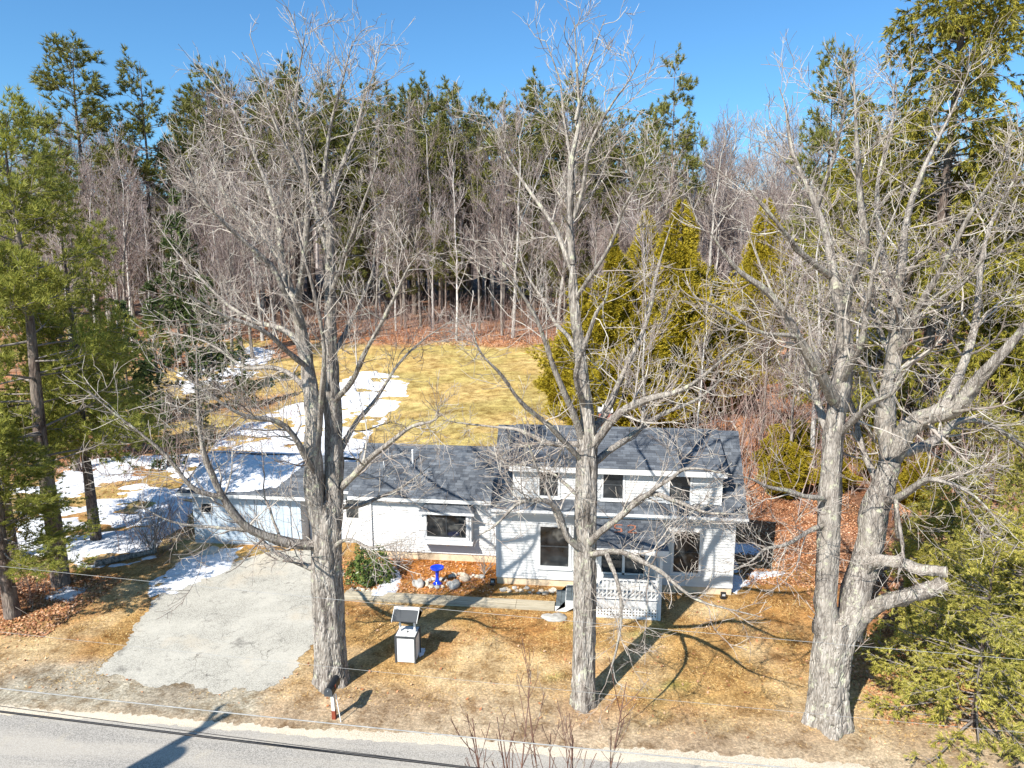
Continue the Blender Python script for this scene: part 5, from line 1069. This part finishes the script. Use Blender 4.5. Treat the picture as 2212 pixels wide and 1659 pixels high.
twig_shrub((-16.9, 24.6, 0), 1.9, 22, 'tall bare shrub at the left end of the garage', 63)
for i in range(9):
    g_ = np.random.default_rng(70+i); x_ = 7.5+g_.random()*9; y_ = 33+g_.random()*6
    leaf = cedars[i % 2]; place(leaf, (x_, y_, float(gz(x_, y_))), 'low yellow green bush in the tangle right of the house', 'bush', 'low bushes right of the house', .16+.08*g_.random(), g_.random()*6, (0, 0), 1.9)

# ------------------------------------------------------------------ utility pole and cables (the pole stands outside the frame, its shadow falls on the road)
pb = np.array([-14.6, 5.9, 0.]); up_ = empty('utility_pole', pb, 'wooden utility pole with grey transformer standing left of the photo beyond the road', 'utility pole')
MB().lathe([(.17, -.2), (.16, 2), (.14, 6), (.12, 10.), (.001, 10.02)], (0, 0, 0), 16).build('pole', M['polewood'], up_, smooth=True)
MB().beam((-.0, -.16, 9.35), (0, .9, 9.35), .1, .11).build('crossarm', M['polewood'], up_)
MB().lathe([(.001, 0), (.26, 0), (.27, .05), (.27, .85), (.22, .95), (.001, .98)], (.12, -.44, 8.0), 20).build('transformer', M['greycase'], up_, smooth=True)
for y in (.5, .85): MB().lathe([(.02, 0), (.04, .05), (.05, .1), (.03, .16), (.001, .18)], (0, y, 9.41), 10).build('insulator', M['greycase'], up_)
wd = np.array([math.cos(math.radians(-2.7)), math.sin(math.radians(-2.7)), 0])
def wire(ya, yb, xo, r, mat, label, ym=None):
    """cable whose line of sight crosses the left edge of the view at ya and the right edge at yb, hung in the vertical plane of the pole line"""
    def hit(px, py):
        d = ray(px, py); n = np.array([-wd[1], wd[0], 0]); t = ((pb+np.array([0, xo, 0])-_C)@n)/(d@n); return _C+d*t
    A, B = hit(0, ya), hit(2212, yb); d = (B-A); P = [A+d*t for t in np.linspace(-.35, 1.6, 40)]; P = np.array(P)
    tt = np.linspace(-.35, 1.6, 40); P[:, 2] += .10*((tt-.5)**2-.25)
    v, q = tubes(P[None], np.full((1, 40), r), 8); o = link('utility_cable', rawmesh('utility_cable', v, q, None, True, [mat])); tag(o, label, 'cable'); return o
wire(1223, 1425, .0, .0016, M['wire'], 'highest thin pale cable crossing the front of the driveway and lawn')
wire(1365, 1583, .1, .0013, M['wire'], 'second thin cable crossing above the driveway')
wire(1487, 1705, .0, .005, M['wire'], 'twisted pale cable just above the road edge')
wire(1537, 1790, .05, .010, M['wireblack'], 'thick black cable over the road, lowest of the heavy lines')
wire(1525, 1800, -.1, .003, M['wireblack'], 'thin black cable hanging close beside the thick black one')
wire(1700, 1960, .2, .008, M['wireblack'], 'black cable passing below the bottom edge of the photo')
# the wood going on behind, one mass
def far_wood():
    g = np.random.default_rng(77); V = []; Q = []; n = 0
    vs = [bare_variant(400+i, 19, 1.1, 2, .45) for i in range(2)]; vs = [joinm([a, b]) for a, b in vs]
    for i in range(95):
        v, q = vs[i % 2]; Y = g.uniform(106, 185); px = g.uniform(-350, 2600); x = px_at(px, Y); a = g.random()*6.28; c, s2 = math.cos(a), math.sin(a); k = max(.6, top_h(px, Y, sky_y(px)+g.uniform(15, 90))/20)
        w = np.stack([v[:, 0]*c-v[:, 1]*s2, v[:, 0]*s2+v[:, 1]*c, v[:, 2]], 1)*k+[x, Y, float(gz(x, Y))]; V.append(w); Q.append(q+n); n += len(w)
    tag(link('distant_wood', rawmesh('distant_wood', np.concatenate(V), np.concatenate(Q), None, False, [M['twig_forest']])), 'bare grey wood far behind, reading as one mass', 'wood', kind='stuff')
far_wood()
tot = 0; seen = set()
for o in bpy.data.objects:
    if o.type == 'MESH' and o.data.name not in seen: seen.add(o.data.name); n_ = sum(1 for _ in ()) ; tot += len(o.data.loops)-2*len(o.data.polygons)
print('TRIS', tot)
S.cycles.samples = 96
